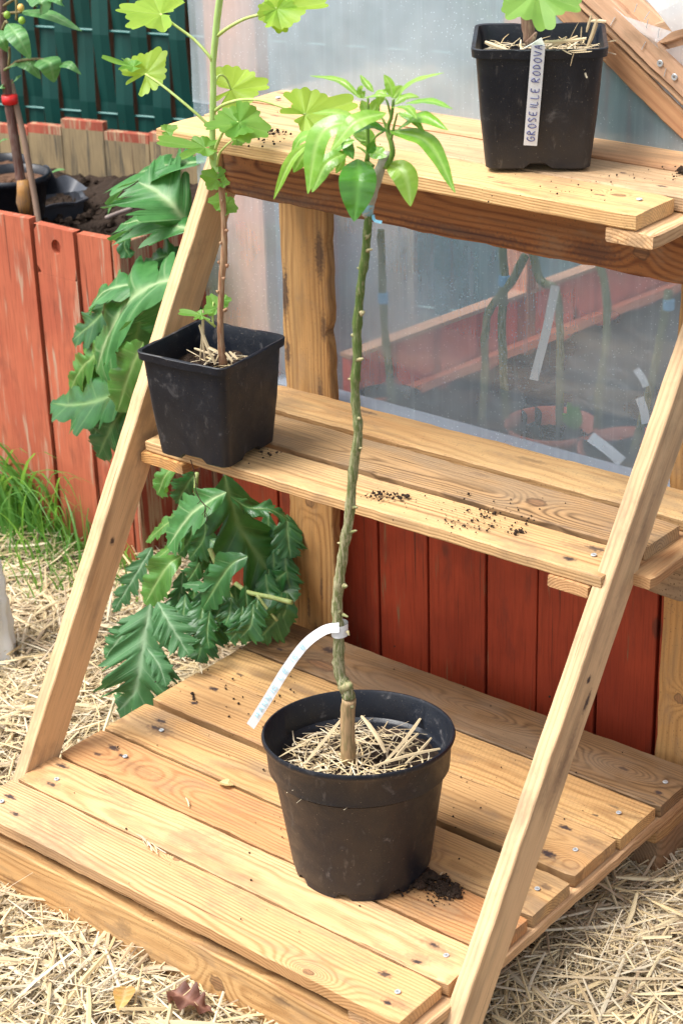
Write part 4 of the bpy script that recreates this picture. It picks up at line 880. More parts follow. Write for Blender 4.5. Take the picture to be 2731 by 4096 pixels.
def filmmat(fog=.30, tint=(.62, .72, .80), gl=.10):
    k = NT('clear_film'); o = k.tc.outputs['Object']
    dr = k.voro(o, 170); dm_ = k.noise(o, 12, 2); n2 = k.noise(k.scale(o, (90, 90, 4)), 1, 3, .6); n3 = k.noise(o, 6, 3, .6)
    spots = k.math('MULTIPLY', k.step(dr, .20, .10), k.step(dm_, .40, .6, .15, 1.))
    tr = k.n.new('ShaderNodeBsdfTransparent'); tr.inputs[0].default_value = (.93, .97, 1, 1)
    df = k.n.new('ShaderNodeBsdfDiffuse'); df.inputs[0].default_value = (*tint, 1); tl = k.n.new('ShaderNodeBsdfTranslucent'); tl.inputs[0].default_value = (*tint, 1)
    m1_ = k.n.new('ShaderNodeMixShader'); m1_.inputs[0].default_value = .5; k.t.links.new(df.outputs[0], m1_.inputs[1]); k.t.links.new(tl.outputs[0], m1_.inputs[2])
    fac = k.math('ADD', k.step(n3, .3, .7, fog * .75, fog * 1.25), k.math('MULTIPLY', spots, .30)); fac = k.math('ADD', fac, k.step(n2, .45, .75, 0, .06), clamp=True)
    m2_ = k.n.new('ShaderNodeMixShader'); k.set(m2_.inputs[0], fac); k.t.links.new(tr.outputs[0], m2_.inputs[1]); k.t.links.new(m1_.outputs[0], m2_.inputs[2])
    gl_ = k.n.new('ShaderNodeBsdfGlossy'); gl_.inputs['Roughness'].default_value = .12; gl_.inputs[0].default_value = (.9, .95, 1, 1)
    bp = k.n.new('ShaderNodeBump'); k.set(bp.inputs['Height'], k.math('ADD', spots, k.math('MULTIPLY', n3, 3))); bp.inputs['Strength'].default_value = .4; bp.inputs['Distance'].default_value = .002; k.t.links.new(bp.outputs[0], gl_.inputs['Normal'])
    m3_ = k.n.new('ShaderNodeMixShader'); m3_.inputs[0].default_value = gl; k.t.links.new(m2_.outputs[0], m3_.inputs[1]); k.t.links.new(gl_.outputs[0], m3_.inputs[2]); k.t.links.new(m3_.outputs[0], k.out.inputs[0])
    return k.m
FILM = filmmat(.32, (.66, .86, 1.0), .10); FILM_UP = filmmat(.50, (.76, .90, .98), .12)  # upper sheet milkier: the sky's reflection is put into its pale fog colour
def sheet(name, x0, x1, z0, z1, y, mat, parent, nx=60, nz_=50, amp=.0015):
    V = []; F = []
    for j in range(nz_ + 1):
        for i in range(nx + 1):
            x = x0 + (x1 - x0) * i / nx; z = z0 + (z1 - z0) * j / nz_
            V.append((x + (.003 * math.sin(z * 14) if i == 0 else 0), y + amp * (math.sin(x * 19 + z * 3) + math.sin(z * 11 + x * 5)), z))
    for j in range(nz_):
        for i in range(nx): a = j * (nx + 1) + i; F.append((a, a + 1, a + nx + 2, a + nx + 1))
    return link(name, mesh(name, V, F), mat, parent, smooth=True)
sheet('film', -.212, 1.5, .398, .872, .792, FILM, gh, 60, 24); sheet('film', -.212, 1.5, .868, 1.75, .7905, FILM_UP, gh, 60, 40)
V = [(-.2, .795 + t * 1.2, z) for t in np.linspace(0, 1, 13) for z in (.15, 1.75)]; F = [(2 * i, 2 * i + 2, 2 * i + 3, 2 * i + 1) for i in range(12)]
link('film', mesh('film', V, F), FILM, gh)
GW = lambda: wood(light=(.85, .44, .30), dark=(.55, .22, .14), warm=(.68, .27, .18), warm_amt=.4, F=70, ring=.45, dirt=.0, soft=.04)
def ghpost(x0, x1, y, z0, z1, T=.03):
    M = frame((x1, y, z0), (0, 0, 1), (-1, 0, 0)); return board('timber_post', gh, M, z1 - z0, x1 - x0, T, GW(), int(x0 * 99) + 7)
ghpost(-.192, -.080, .803, .392, 1.75); ghpost(1.30, 1.38, .803, .392, 1.75)
ghpost(.052, .108, 1.30, .30, 1.75)
# sloping timbers at the upper right
def z8(x, y, yy): return at(2131 + x * .3827, y * .3827, 'y', yy)
def slant(name, a0, a1, c0, mat, T, y, seed, ext=.12):
    """board in the wall plane: lower edge from a0 to a1, upper edge through c0"""
    P, Q, S_2 = z8(*a0, y), z8(*a1, y), z8(*c0, y); d = (Q - P).normalized(); P = P - d * ext; Q = Q + d * ext
    Wd = (S_2 - P) - d * (S_2 - P).dot(d); M = frame(Q, -d, Wd)
    if M[1][2] > 0: M = frame(P, d, Wd)
    return board(name, gh, M, (Q - P).length, Wd.length, T, mat, seed, nx=40)
RW = wood(light=(.66, .42, .22), dark=(.50, .26, .14), warm=(.45, .20, .12), warm_amt=.6, F=60, ring=.45, dirt=.0, soft=.05)
slant('rafter', (220, 150), (1568, 1480), (380, 0), RW, .02, .786, 120)
slant('rafter', (390, 0), (1568, 1120), (470, 0), wood(light=(.78, .55, .36), dark=(.66, .42, .26), F=60, ring=.3, dirt=0), .012, .781, 121)
rf = slant('rafter', (492, 0), (1568, 1042), (830, 0), wood(light=(.64, .42, .28), dark=(.50, .28, .17), F=60, ring=.4, dirt=0), .016, .772, 122)
slant('rafter', (850, 20), (1568, 690), (1130, 0), wood(light=(.70, .47, .32), dark=(.55, .33, .2), F=60, ring=.4, dirt=0), .02, .784, 123)
# timber end pointing in from the right, with the film folded over it
P, Q = z8(1310, 480, .776), z8(1568, 400, .776); d = (Q - P).normalized(); M = frame(P + Vector((0, 0, 0)), d, Vector((0, 0, 1)))
board('rafter', gh, M, .35, .030, .02, wood(light=(.66, .45, .30), dark=(.5, .3, .18), F=60, ring=.4, dirt=0), 124)
FOLD = filmmat(.45, (.8, .8, .82), .15)
mb = MB(); fp = [z8(820, 60, .764), z8(960, 170, .762), z8(1200, 250, .760), z8(1450, 330, .760), z8(1290, 450, .756), z8(1310, 510, .760), z8(1120, 340, .758)]
mb.add(fp, [(0, 1, 6), (1, 2, 6), (2, 3, 4), (2, 4, 6), (4, 5, 6)]); mb.build('film_fold', FOLD, gh)
mb = MB(); fp = [z8(1150, -40, .76), z8(1300, 130, .757), z8(1450, 330, .757), z8(1568, 300, .757), z8(1800, 200, .757), z8(1700, -60, .76)]
mb.add(fp, [(0, 1, 2, 3, 4, 5)]); mb.build('film_fold', filmmat(.75, (.86, .86, .86), .1), gh)
mb = MB(); fp = [z8(1380, 520, .770), z8(1568, 470, .770), z8(1900, 420, .770), z8(1900, 1000, .770), z8(1568, 690, .770)]
mb.add(fp, [(0, 1, 2, 3, 4)]); mb.build('film_fold', filmmat(.7, (.80, .80, .82), .1), gh)
screw(rf, z8(1325, 662, .7711), (0, -1, 0), .0048); screw(rf, z8(1475, 805, .7711), (0, -1, 0), .0048)
for (a, b) in (((855, 180), (805, 268)), ((1175, 435), (1130, 520)), ((1387, 712), (1365, 800)), ((1085, 40), (1055, 125)), ((1200, 200), (1180, 292)), ((1315, 300), (1300, 395)), ((1215, 120), (1160, 205))):
    mb = MB(); mb.tube([z8(*a, .7555 if a[0] in (1085, 1200, 1315, 1215) else .7705), z8(*b, .7555 if a[0] in (1085, 1200, 1315, 1215) else .7705)], .0006, 5); mb.build('staple', M_SCREW, gh)

# ------------------------------------------------------------------ inside the greenhouse
ibed = empty('raised_bed', (.3, 1.2, GZ), 'board sided planting bed of black soil inside the greenhouse behind the film', 'raised bed', 'raised beds of red boards')
mb = MB()
for i in range(9):
    y0 = .86 + i * .11; x = .030 + i * .0135; mb.box(x, x + .018, y0 + .0015, y0 + .1085, .0, .45)
mb.build('side_panel', painted((.95, .20, .14), (.5, .35, .22), .05, .5, (.7, .13, .09)), ibed)
mb = MB(); M = Matrix.Translation((.046, .86, 0)) @ Matrix.Rotation(math.radians(-7), 4, 'Z'); mb.box(-.022, .006, 0, 1.0, .4515, .459, M); mb.build('rim', simple('pale_rim', (.62, .34, .22), .5), ibed)
mb = MB(); M = Matrix.Translation((.052, .86, 0)) @ Matrix.Rotation(math.radians(-7), 4, 'Z'); mb.box(.001, .018, 0, 1.0, .354, .370, M); mb.build('rail', simple('coral_rail', (.95, .30, .17), .5), ibed)
kk = NT('black_sheet'); o_ = kk.tc.outputs['Object']; vv = kk.voro(o_, 45); kk.bump(kk.step(vv, .2, .5), .8, .004)
BS = kk.fin(kk.mix(kk.math('MULTIPLY', kk.step(kk.noise(o_, 40, 3), .5, .68), .5), C(.012, .014, .018), C(.11, .11, .12)), .45, .5)
mb = MB(); V = []; F = []
for j in range(30):
    for i in range(40): V.append((.05 + i * .037, .832 + j * .037, .335 + .006 * math.sin(i * 2.1) * math.sin(j * 1.7)))
for j in range(29):
    for i in range(39): a = j * 40 + i; F.append((a, a + 1, a + 41, a + 40))
mb.add(V, F); mb.build('soil', BS, ibed, smooth=True)
def c4(x, y, yy): return at(1366 + x * .8712, 1024 + y * .8712, 'y', yy)
TERRA = simple('terracotta_plastic', (.55, .16, .10), .5, .4)
TPOT = 'grafted seedlings standing inside the greenhouse'
def inner_pot(x, y, yy, r, stem, label, tape=None, pm=None):
    c = c4(x, y, yy); e = empty('potted_seedling', (c.x, c.y, .34), label, 'potted plant', TPOT)
    mb = MB(); n = 32; V = []; F = []; prof = [(r * .8, .34), (r * .93, .375), (r * 1.0, .377), (r * 1.02, .392), (r * .96, .392), (r * .9, .352)]
    for (q_, z) in prof:
        for k_ in range(n): V.append((c.x + q_ * math.cos(6.2832 * k_ / n), c.y + q_ * math.sin(6.2832 * k_ / n), z))
    for i in range(len(prof) - 1):
        for k_ in range(n): F.append((i * n + k_, i * n + (k_ + 1) % n, (i + 1) * n + (k_ + 1) % n, (i + 1) * n + k_))
    mb.add(V, F); mb.build('pot', pm or M_PLASTIC, e, smooth=True); lumpy_disc('soil', e, [(c.x + r * .93 * math.cos(a), c.y + r * .93 * math.sin(a)) for a in np.linspace(0, 6.2832, 30)[:-1]], .362, .003, M_SOIL, 4)
    for s_ in stem:
        q = smooth_path([c4(a, b, yy - .01) for a, b in s_], 4); mb = MB(); mb.tube(q, .0065, 8, bump=.2, seed=int(x)); mb.build('stem', M_STEM, e, smooth=True)
    if tape:
        mb = MB(); mb.tube([c4(tape[0], tape[1], yy - .012), c4(tape[0], tape[1] + 45, yy - .012)], .009, 8); mb.build('graft_tape', simple('blue_tape', (.2, .45, .7), .4), e)
    return e
inner_pot(215, 830, .88, .06, [[(180, -120), (185, 60), (195, 300), (215, 520), (235, 700), (235, 800)]], 'thin seedling with pale blue tape behind the film, nearest the left post', (190, 170))
inner_pot(650, 900, .90, .07, [[(840, 0), (770, 130), (690, 230), (660, 330), (655, 560), (640, 800)]], 'seedling with a stem forking sharply to the right behind the film')
inner_pot(745, 940, .93, .06, [[(735, -60), (745, 100), (735, 330), (745, 560), (755, 800)]], 'straight seedling just right of the forked one behind the film', (745, 90))
inner_pot(960, 870, .94, .075, [[(870, -40), (910, 110), (985, 160), (1000, 350), (1000, 560), (1000, 780)]], 'seedling behind the film right beside the upright white label', pm=TERRA)
inner_pot(1180, 960, .98, .07, [[(1180, 20), (1215, 180), (1210, 420), (1185, 600), (1170, 800)]], 'seedling between the upright white label and the open terracotta pot behind the film')
inner_pot(1335, 830, .93, .085, [[(1500, 160), (1470, 330), (1430, 540), (1380, 740), (1330, 930)]], 'seedling with bright blue tape in the wide terracotta pot by the right leg', (1500, 200), pm=TERRA)
def inner_label(a, b, yy, w_, label):
    e = empty('plant_label', c4(*a, yy), label, 'plant label', 'white plant labels'); P = [c4(*a, yy), c4((a[0] + b[0]) / 2 + 6, (a[1] + b[1]) / 2, yy), c4(*b, yy)]
    Lp = (P[2] - P[0]).length; add_leaf('tag_strip', e, M_LABEL, blade_mesh(P, TOCAM, lambda u, s: w_ / Lp, 12, 1, 0))
inner_label((980, 135), (880, 570), .87, .0068, 'long upright white label standing among the seedlings behind the film')
inner_label((1350, 520), (1395, 600), .90, .0055, 'small white label held up beside the right leg behind the film')
inner_label((1365, 650), (1395, 770), .90, .0065, 'white label standing in the wide terracotta pot behind the film')
inner_label((1140, 830), (1285, 945), .86, .0085, 'broad white label lying at the lower right corner of the film')
sp_ = empty('seedling', c4(1070, 780, .9), 'little green leafy seedling behind the lower right of the film', 'plant')
for i in range(9):
    a = c4(1070, 800, .90); b = a + Vector((rnd.uniform(-.03, .03), rnd.uniform(-.01, .01), rnd.uniform(.01, .045))); add_leaf('leaf', sp_, RL[1], blade_mesh([a, (a + b) / 2 + UP * .006, b], TOCAM + UP, lanc(.25), 10, 2))

# ================================================================== RAISED BED AT THE LEFT
bed = empty('raised_bed', (-.9, 1.15, GZ), 'outdoor raised bed of coral red upright boards left of the plant stand', 'raised bed', 'raised beds of red boards')
BP = painted((.49, .135, .07), (.44, .29, .20), .22, .6, (.34, .07, .04)); BP2 = painted((.34, .08, .045), (.40, .30, .18), .75, .7)
def fy(x): return .878 + (x + .83) * .10        # the front runs at a slight angle
front = [(-1.25, -1.02, .575), (-1.02, -.752, .558), (-.752, -.640, .549), (-.640, -.556, .546), (-.554, -.535, .548)]
mb = MB(); hole = None
for a, b, z in [(-1.6, -1.25, .57)] + front:
    y_ = fy((a + b) / 2); M = Matrix.Translation((0, 0, 0))
    if a == -.752:
        # board with the round knot hole: built as a ring of faces about the hole
        cx, cz, r = -.692, .512, .0125; n = 24; y0, y1 = y_, y_ + .02; V = []; F = []
        x0, x1 = a + .002, b - .002; zb, zt_ = GZ - .03, z
        def edge(t):
            c_, s_ = math.cos(t), math.sin(t); m = min(((x1 - cx) / c_ if c_ > 1e-6 else 9), ((x0 - cx) / c_ if c_ < -1e-6 else 9), ((zt_ - cz) / s_ if s_ > 1e-6 else 9), ((cz - .06 - cz) / s_ if s_ < -1e-6 else 9)); return cx + c_ * m, cz + s_ * m
        for k_ in range(n):
            t = 2 * math.pi * (k_ + .5) / n; V += [(cx + r * math.cos(t), y0, cz + 1.15 * r * math.sin(t)), (*[edge(t)[0]], y0, edge(t)[1]), (cx + r * math.cos(t), y0 + .012, cz + 1.15 * r * math.sin(t))]
        for k_ in range(n): k2 = (k_ + 1) % n; F += [(3 * k_, 3 * k2, 3 * k2 + 1, 3 * k_ + 1), (3 * k_, 3 * k_ + 2, 3 * k2 + 2, 3 * k2)]
        F.append(tuple(3 * k_ + 2 for k_ in range(n)))
        mb.add(V, F); mb.box(x0, x1, y0, y1, zb, cz - .0605); mb.box(x0, x1, y0 + .0125, y1, cz - .060, zt_); mb.box(x0, x1, y0 + .0005, y0 + .0125, zt_ - .0008, zt_); mb.box(x0, x0 + .0006, y0, y1, cz - .06, zt_); mb.box(x1 - .0006, x1, y0, y1, cz - .06, zt_)
    else: mb.box(-(b - a) / 2 + .0025, (b - a) / 2 - .0025, 0, .020, GZ - .03, z, Matrix.Translation(((a + b) / 2, y_, 0)) @ Matrix.Rotation(.0997, 4, 'Z'))
fo = mb.build('front_panel', BP, bed); bv = fo.modifiers.new('b', 'BEVEL'); bv.width = .0025; bv.segments = 2
mb = MB(); y0 = .905
for i, (dy, z) in enumerate(((.105, .540), (.11, .555), (.10, .545), (.115, .56), (.10, .55), (.11, .56))):
    mb.box(-.556, -.536, y0 + .0015, y0 + dy - .0015, GZ - .03, z); y0 += dy
so_ = mb.build('side_panel', BP2, bed); bv = so_.modifiers.new('b', 'BEVEL'); bv.width = .0025; bv.segments = 2
BW = painted((.38, .28, .15), (.12, .10, .07), .4, .8, (.20, .15, .09))
mb = MB(); mt = MB(); xb = -1.95
R = random.Random(8)
for i, wd_ in enumerate((.12, .13, .13, .095, .105, .09, .11, .115, .125, .13, .13, .12, .12)):
    y_ = 1.428 + (xb + 1.437) * .24; z = .548 + R.uniform(-.012, .012)
    if -1.38 < xb < -1.1: z += .004
    M = Matrix.Translation((xb, y_, 0)) @ Matrix.Rotation(.2355, 4, 'Z'); mb.box(.001, wd_ * 1.026 - .001, 0, .02, GZ, z - .020, M); mt.box(.001, wd_ * 1.026 - .001, 0, .0205, z - .0198, z, M); xb += wd_
mb.build('back_panel', BW, bed); mt.build('back_panel_top', painted((.5, .12, .07), (.45, .33, .2), .7, .7), bed)
V = []; F = []; R = random.Random(3)
for j in range(41):
    for i in range(61):
        x = -1.9 + 1.345 * i / 60; y = .900 + .52 * j / 40 + (x + .83) * .10 * (1 - j / 40) + (x + 1.437) * .22 * j / 40
        V.append((x, y, .430 + .010 * math.sin(x * 23) * math.sin(y * 19) + R.uniform(0, .016) + .03 * math.exp(-((x + 1.0) ** 2 + (y - 1.42) ** 2) * 60)))
for j in range(40):
    for i in range(60): a = j * 61 + i; F.append((a, a + 1, a + 62, a + 61))
mb = MB(); mb.add(V, F)
V = []; F = []
for _ in range(900): crumbs(V, F, (R.uniform(-1.2, -.56), R.uniform(.93, 1.45), .435 + R.uniform(0, .01)), R.uniform(.003, .012), R)
mb.add(V, F); mb.build('soil', M_SOIL, bed)

def p2(x, y, yy): return at(x * .4, y * .4, 'y', yy)     # zoom of the upper left corner
# tray and pots lying on the soil
tray = empty('seedling_tray', p2(450, 1900, 1.1), 'shallow black plastic tray lying on the raised bed soil with a crumpled back edge', 'tray')
T_M = simple('tray_plastic', (.045, .05, .062), .3, .5, var=.2)
def tq(x, y, z): return at(x * .4, y * .4, 'z', z)
fl_, fr__2, br_, bl_ = tq(-400, 2230, .475), tq(885, 1990, .475), tq(740, 1830, .475), tq(-300, 1900, .475)
mb = MB(); ctr = (fl_ + fr__2 + br_ + bl_) / 4; ring = [fl_, fr__2, br_, bl_]; V = []; F = []
def rring(s, z, m=10):
    out = []
    for i in range(4):
        a, b = ring[i], ring[(i + 1) % 4]
        for k_ in range(m): p = a.lerp(b, k_ / m); q = ctr + (p - ctr) * s; q.z = z + .003 * math.sin(k_ * 1.9 + i); out.append(q)
    return out
prof = [(.90, .437), (.93, .468), (1.0, .470), (1.01, .4755), (.995, .4765), (.93, .474), (.89, .441)]
for s, z in prof: V += rring(s, z)
for i in range(len(prof) - 1):
    for k_ in range(40): F.append((i * 40 + k_, i * 40 + (k_ + 1) % 40, (i + 1) * 40 + (k_ + 1) % 40, (i + 1) * 40 + k_))
F.append(tuple(6 * 40 + k_ for k_ in range(40))); F.append(tuple(k_ for k_ in range(40))[::-1])
mb.add(V, F); mb.build('tray_body', T_M, tray, smooth=False)
V = []; F = []; P0, P1 = p2(380, 1960, 1.12), p2(860, 1900, 1.12)
for i in range(21):
    t = i / 20; b = P0.lerp(P1, t); h = .055 * (1 - t) ** .8 + .012 * math.sin(t * 14) * (1 - t); V += [b, b + Vector((0, .012 + .006 * math.sin(t * 11), max(.004, h)))]
F = [(2 * i, 2 * i + 2, 2 * i + 3, 2 * i + 1) for i in range(20)]
mb = MB(); mb.add(V, F); mb.build('crumpled_edge', T_M, tray, smooth=True)
def small_pot(name, label, x, y, yy, r, h, grp):
    c = p2(x, y, yy); e = empty(name, (c.x, c.y, c.z - h), label, 'pot', grp); n = 36; V = []; F = []
    prof = [(r * .78, c.z - h), (r * .97, c.z - .014), (r * 1.04, c.z - .013), (r * 1.04, c.z), (r * .98, c.z), (r * .93, c.z - .02)]
    for (q_, z) in prof:
        for k_ in range(n): V.append((c.x + q_ * math.cos(6.2832 * k_ / n), c.y + q_ * math.sin(6.2832 * k_ / n), z))
    for i in range(len(prof) - 1):
        for k_ in range(n): F.append((i * n + k_, i * n + (k_ + 1) % n, (i + 1) * n + (k_ + 1) % n, (i + 1) * n + k_))
    mb = MB(); mb.add(V, F); mb.build('pot_wall', M_PLASTIC, e, smooth=True)
    lumpy_disc('soil', e, [(c.x + r * .93 * math.cos(a), c.y + r * .93 * math.sin(a)) for a in np.linspace(0, 6.2832, 30)[:-1]], c.z - .018, .003, simple('brown_soil', (.12, .065, .04), .9, .2, sc=200), 5)
small_pot('plant_pot', 'round black pot of brown soil standing on the tray in the raised bed', 120, 1730, 1.06, .075, .09, 'black pots in the raised bed')
small_pot('plant_pot', 'black pot behind the other one at the far left of the raised bed', 20, 1600, 1.22, .06, .10, 'black pots in the raised bed')
# sapling and its stake
sap = empty('sapling', p2(270, 2200, .97), 'young pear sapling with dark bark and broad leaves rising from the raised bed', 'tree')
SB = bark((.12, .055, .045), (.17, .11, .09)); ys_ = .965
q = smooth_path([p2(275, 2230, ys_), p2(255, 2000, ys_), p2(225, 1860, ys_), p2(195, 1700, ys_), p2(150, 1400, ys_), p2(110, 1150, ys_), p2(80, 960, ys_), p2(55, 750, ys_), p2(35, 520, ys_), p2(22, 280, ys_), p2(30, 60, ys_), p2(20, -120, ys_)], 4)
mb = MB(); mb.tube(q, list(np.linspace(.0105, .0075, len(q))), 10, bump=.06); mb.build('trunk', SB, sap, smooth=True)
mb = MB(); mb.tube([p2(268, 2150, ys_ - .004), p2(262, 2020, ys_ - .004), p2(250, 1900, ys_ - .004), p2(232, 1800, ys_ - .004)], [.013, .0165, .0175, .012], 10, bump=.2, seed=4); mb.build('graft_union', bark((.34, .17, .05), (.20, .12, .07)), sap, smooth=True)
mb = MB(); mb.tube([p2(105, 1035, ys_ - .004), p2(98, 950, ys_ - .004)], .0155, 12); mb.build('red_tie', simple('red_tape', (.62, .02, .02), .4), sap, smooth=True)
SLM = leafmat((.12, .30, .09), (.07, .22, .06), (.30, .48, .2), .38, .25, (.3, .6, .12), .45, .6)
def oval(w_): return lambda u, s: w_ * max(0, math.sin(math.pi * u ** .8)) ** .75 * (1 - .15 * u) + .003
for i, (a, m, t, hw, nm) in enumerate([((215, 110), (500, 150), (820, 310), 92, (.6, 1, 0)), ((80, 235), (190, 380), (310, 590), 105, (1, .5, 0)), ((60, 700), (130, 650), (215, 640), 55, (.7, .7, 0)), ((190, 600), (300, 650), (410, 790), 75, (1, .4, 0)), ((400, 590), (500, 640), (548, 825), 95, (1, .5, .2)), ((590, 640), (700, 650), (815, 745), 52, (1, .5, 0)), ((-60, 300), (20, 400), (80, 520), 70, (1, .6, 0)), ((330, -60), (420, 30), (400, 130), 60, (1, .3, 0)), ((500, -30), (590, 0), (650, 70), 60, (.7, .8, 0)), ((130, 830), (160, 790), (220, 750), 26, (1, .3, 0)), ((-40, 1450), (20, 1400), (90, 1390), 36, (.7, 1, 0)), ((490, 1740), (570, 1700), (655, 1695), 34, (.7, 1, 0)), ((-30, 900), (20, 860), (45, 890), 30, (1, .5, 0)), ((280, -90), (310, 0), (380, 70), 40, (1, .6, 0))]):
    dy = rnd.uniform(-.03, .02); P = [p2(*a, ys_ + dy), p2(*m, ys_ + dy - .02), p2(*t, ys_ + dy - .01)]; Lp = (P[2] - P[0]).length
    if i == 11: P = [p2(*a, 1.25), p2(*m, 1.25), p2(*t, 1.25)]; Lp = (P[2] - P[0]).length
    add_leaf('leaf', sap, SLM, blade_mesh(P, TOCAM * nm[0] + UP * nm[1] + CR * nm[2], oval(hw * .4 / 2300 / Lp), 26, 5, .12, -.15, .15, veins=7, seed=i))
mb = MB()
for pts in ([(25, 300), (60, 215), (80, 235)], [(30, 140), (110, 130), (215, 120)], [(50, 700), (130, 650), (190, 610), (400, 590), (590, 640)], [(95, 470), (100, 560), (90, 660)], [(40, 60), (170, -20), (330, -60)], [(165, -20), (172, 100), (168, 200)]):
    mb.tube(smooth_path([p2(*p, ys_ - .01) for p in pts], 4), .0028, 6)
mb.build('twig', bark((.16, .12, .05), (.22, .2, .09)), sap, smooth=True)
for (x, y, col) in ((222, 205, (.25, .42, .05)), (75, 150, (.22, .36, .05)), (212, 78, (.72, .45, .12))):
    mb = MB(); c = p2(x, y, ys_ - .02); prof = [(math.sin(t) * .0068, -math.cos(t) * .0075) for t in np.linspace(.05, 3.09, 9)]; V = []; F = []
    for (r, z) in prof:
        for k_ in range(12): V.append((c.x + r * math.cos(k_ * PI / 6), c.y + r * math.sin(k_ * PI / 6), c.z + z))
    for i in range(8):
        for k_ in range(12): F.append((i * 12 + k_, i * 12 + (k_ + 1) % 12, (i + 1) * 12 + (k_ + 1) % 12, (i + 1) * 12 + k_))
    mb.add(V, F); mb.build('fruit', simple('fruit', col, .35), sap, smooth=True)
stk = MB(); stk.tube(smooth_path([p2(400, 2290, ys_ - .01), p2(345, 1950, ys_), p2(250, 1420, ys_ + .004), p2(170, 1080, ys_ + .008), p2(120, 860, ys_ + .012), p2(100, 800, ys_ + .012)], 4), .0062, 8)
tag(stk.build('garden_stake', simple('cane', (.26, .17, .12), .6), smooth=True), 'thin brown cane leaning against the sapling in the raised bed', 'stake')
# stick lying on the soil
stk = MB(); q_ = lambda x, y: at(200 + x * .5525, 600 + y * .5525, 'z', .462)
stk.tube(smooth_path([q_(410, 490), q_(500, 455), q_(590, 425)], 4), .0045, 7); tag(stk.build('stick', simple('stick', (.34, .27, .24), .7), smooth=True), 'short bare stick lying on the soil of the raised bed', 'stick')

# ================================================================== GREEN SLAT FENCE
fen = empty('slat_fence', (-1.0, 1.85, GZ), 'tall fence of dark green upright plastic slats woven through horizontal wires', 'fence')
GMf = simple('green_slat', (.004, .052, .042), .45, .4, var=.35, sc=9, bump=.1)
p0 = Vector((-2.4, 1.50, 0)); dv = Vector((1, .26, 0)).normalized(); nv_ = Vector((dv.y, -dv.x, 0)); mb = MB(); R = random.Random(2); s = 0; gp = MB(); i = 0
while s < 4.6:
    wd_ = .046 + R.uniform(-.003, .003); o = p0 + dv * s; ln = R.uniform(-.006, .006); V = []; F = []; m = 14
    for j in range(m + 1):
        z = GZ + (2.3) * j / m; wv = .0065 * math.sin(z * math.pi / .2 + (math.pi if i % 2 else 0))
        for (t, b) in ((0, 0), (.5, .003), (1, 0)): q = o + dv * (wd_ * t + ln * (z - .5) * .6) + nv_ * (wv + b); V.append((q.x, q.y, z))
    for j in range(m): F += [(3 * j, 3 * j + 1, 3 * j + 4, 3 * j + 3), (3 * j + 1, 3 * j + 2, 3 * j + 5, 3 * j + 4)]
    mb.add(V, F); s += wd_ + .0045 + R.random() * .002; i += 1
mb.build('slats', GMf, fen)
mb = MB()
for k_ in range(12):
    z = .10 + .2 * k_; mb.tube([p0 + nv_ * .0 + Vector((0, 0, z)), p0 + dv * 4.7 + nv_ * .0 + Vector((0, 0, z))], .0028, 6)
mb.build('wires', simple('green_wire', (.02, .17, .15), .4), fen)
o = p0 - nv_ * .10; gb = MB(); q1 = o + dv * 4.7; gb.add([(o.x, o.y, GZ), (q1.x, q1.y, GZ), (q1.x, q1.y, 2.2), (o.x, o.y, 2.2)] + [(o.x - nv_.x * .03, o.y - nv_.y * .03, GZ), (q1.x - nv_.x * .03, q1.y - nv_.y * .03, GZ), (q1.x - nv_.x * .03, q1.y - nv_.y * .03, 2.2), (o.x - nv_.x * .03, o.y - nv_.y * .03, 2.2)], [(0, 1, 2, 3), (4, 7, 6, 5), (3, 2, 6, 7), (0, 3, 7, 4), (1, 5, 6, 2)])
tag(gb.build('timber_wall', simple('brown_boards', (.20, .10, .06), .8, .2, var=.4, sc=20)), 'brown timber wall showing through the gaps of the green slats', 'wall')

# ================================================================== ACANTHUS
aca = empty('acanthus', (-.25, .78, GZ), 'large acanthus with glossy lobed leaves spreading between raised bed and plant stand', 'plant')
AM = [leafmat((.065, .215, .055), (.035, .145, .032), (.46, .58, .30), .46, .16, (.22, .5, .10), .38, .75, bumpy=.002),
      leafmat((.035, .14, .035), (.02, .09, .022), (.26, .40, .15), .36, .12, (.18, .42, .06), .45, .6, bumpy=.002),
      leafmat((.10, .26, .05), (.06, .18, .03), (.40, .55, .2), .32, .25, (.28, .55, .07), .5, .7, bumpy=.002),
      leafmat((.055, .165, .055), (.035, .115, .038), (.28, .40, .24), .55, .12, (.2, .42, .12), .3, .8, bumpy=.002)]
def acw(w_, nl=4, depth=.6, asym=1., seed=0):
    R = random.Random(seed); ph = R.uniform(-.1, .1)
    def f(u, s):
        env = (math.sin(math.pi * min(1, .04 + u * .96) ** .85) ** .7) * (1.0 - .25 * u)
        t = (u * nl + ph + (.18 if s > 0 else 0)) % 1.0
        lobe = 1 - depth * max(0, 1 - ((t / .72) ** 1.0 if t < .72 else (1 - t) / .28)) ** 1.0 if nl else 1
        lobe = 1 - depth * (1 - (math.sin(math.pi * min(1, max(0, t))) ** .5 if t < 1 else 0))
        tooth = 1 - .24 * ((u * nl * 3.0 + (.3 if s > 0 else 0)) % 1.0)
        return w_ * env * lobe * tooth + .004
    return f
def ac(P, w_, mi, nm=(1, .5, 0), seed=0, nl=4, depth=.6, fold=.12, curl=-.18, ruf=.10, sweep=.85, nu=96, off=0):
    Lp = sum((b - a).length for a, b in zip(P, P[1:])); N = TOCAM * nm[0] + UP * nm[1] + CR * nm[2]
    return add_leaf('leaf', aca, AM[mi], blade_mesh(P, N, acw(1.45 * w_ / Lp, nl, min(.82, depth * 1.35 + .08), seed=seed), nu, 8, fold, curl, sweep, veins=nl, vein_ph=.42, ruffle=ruf, seed=seed, off=off, latv=.42))
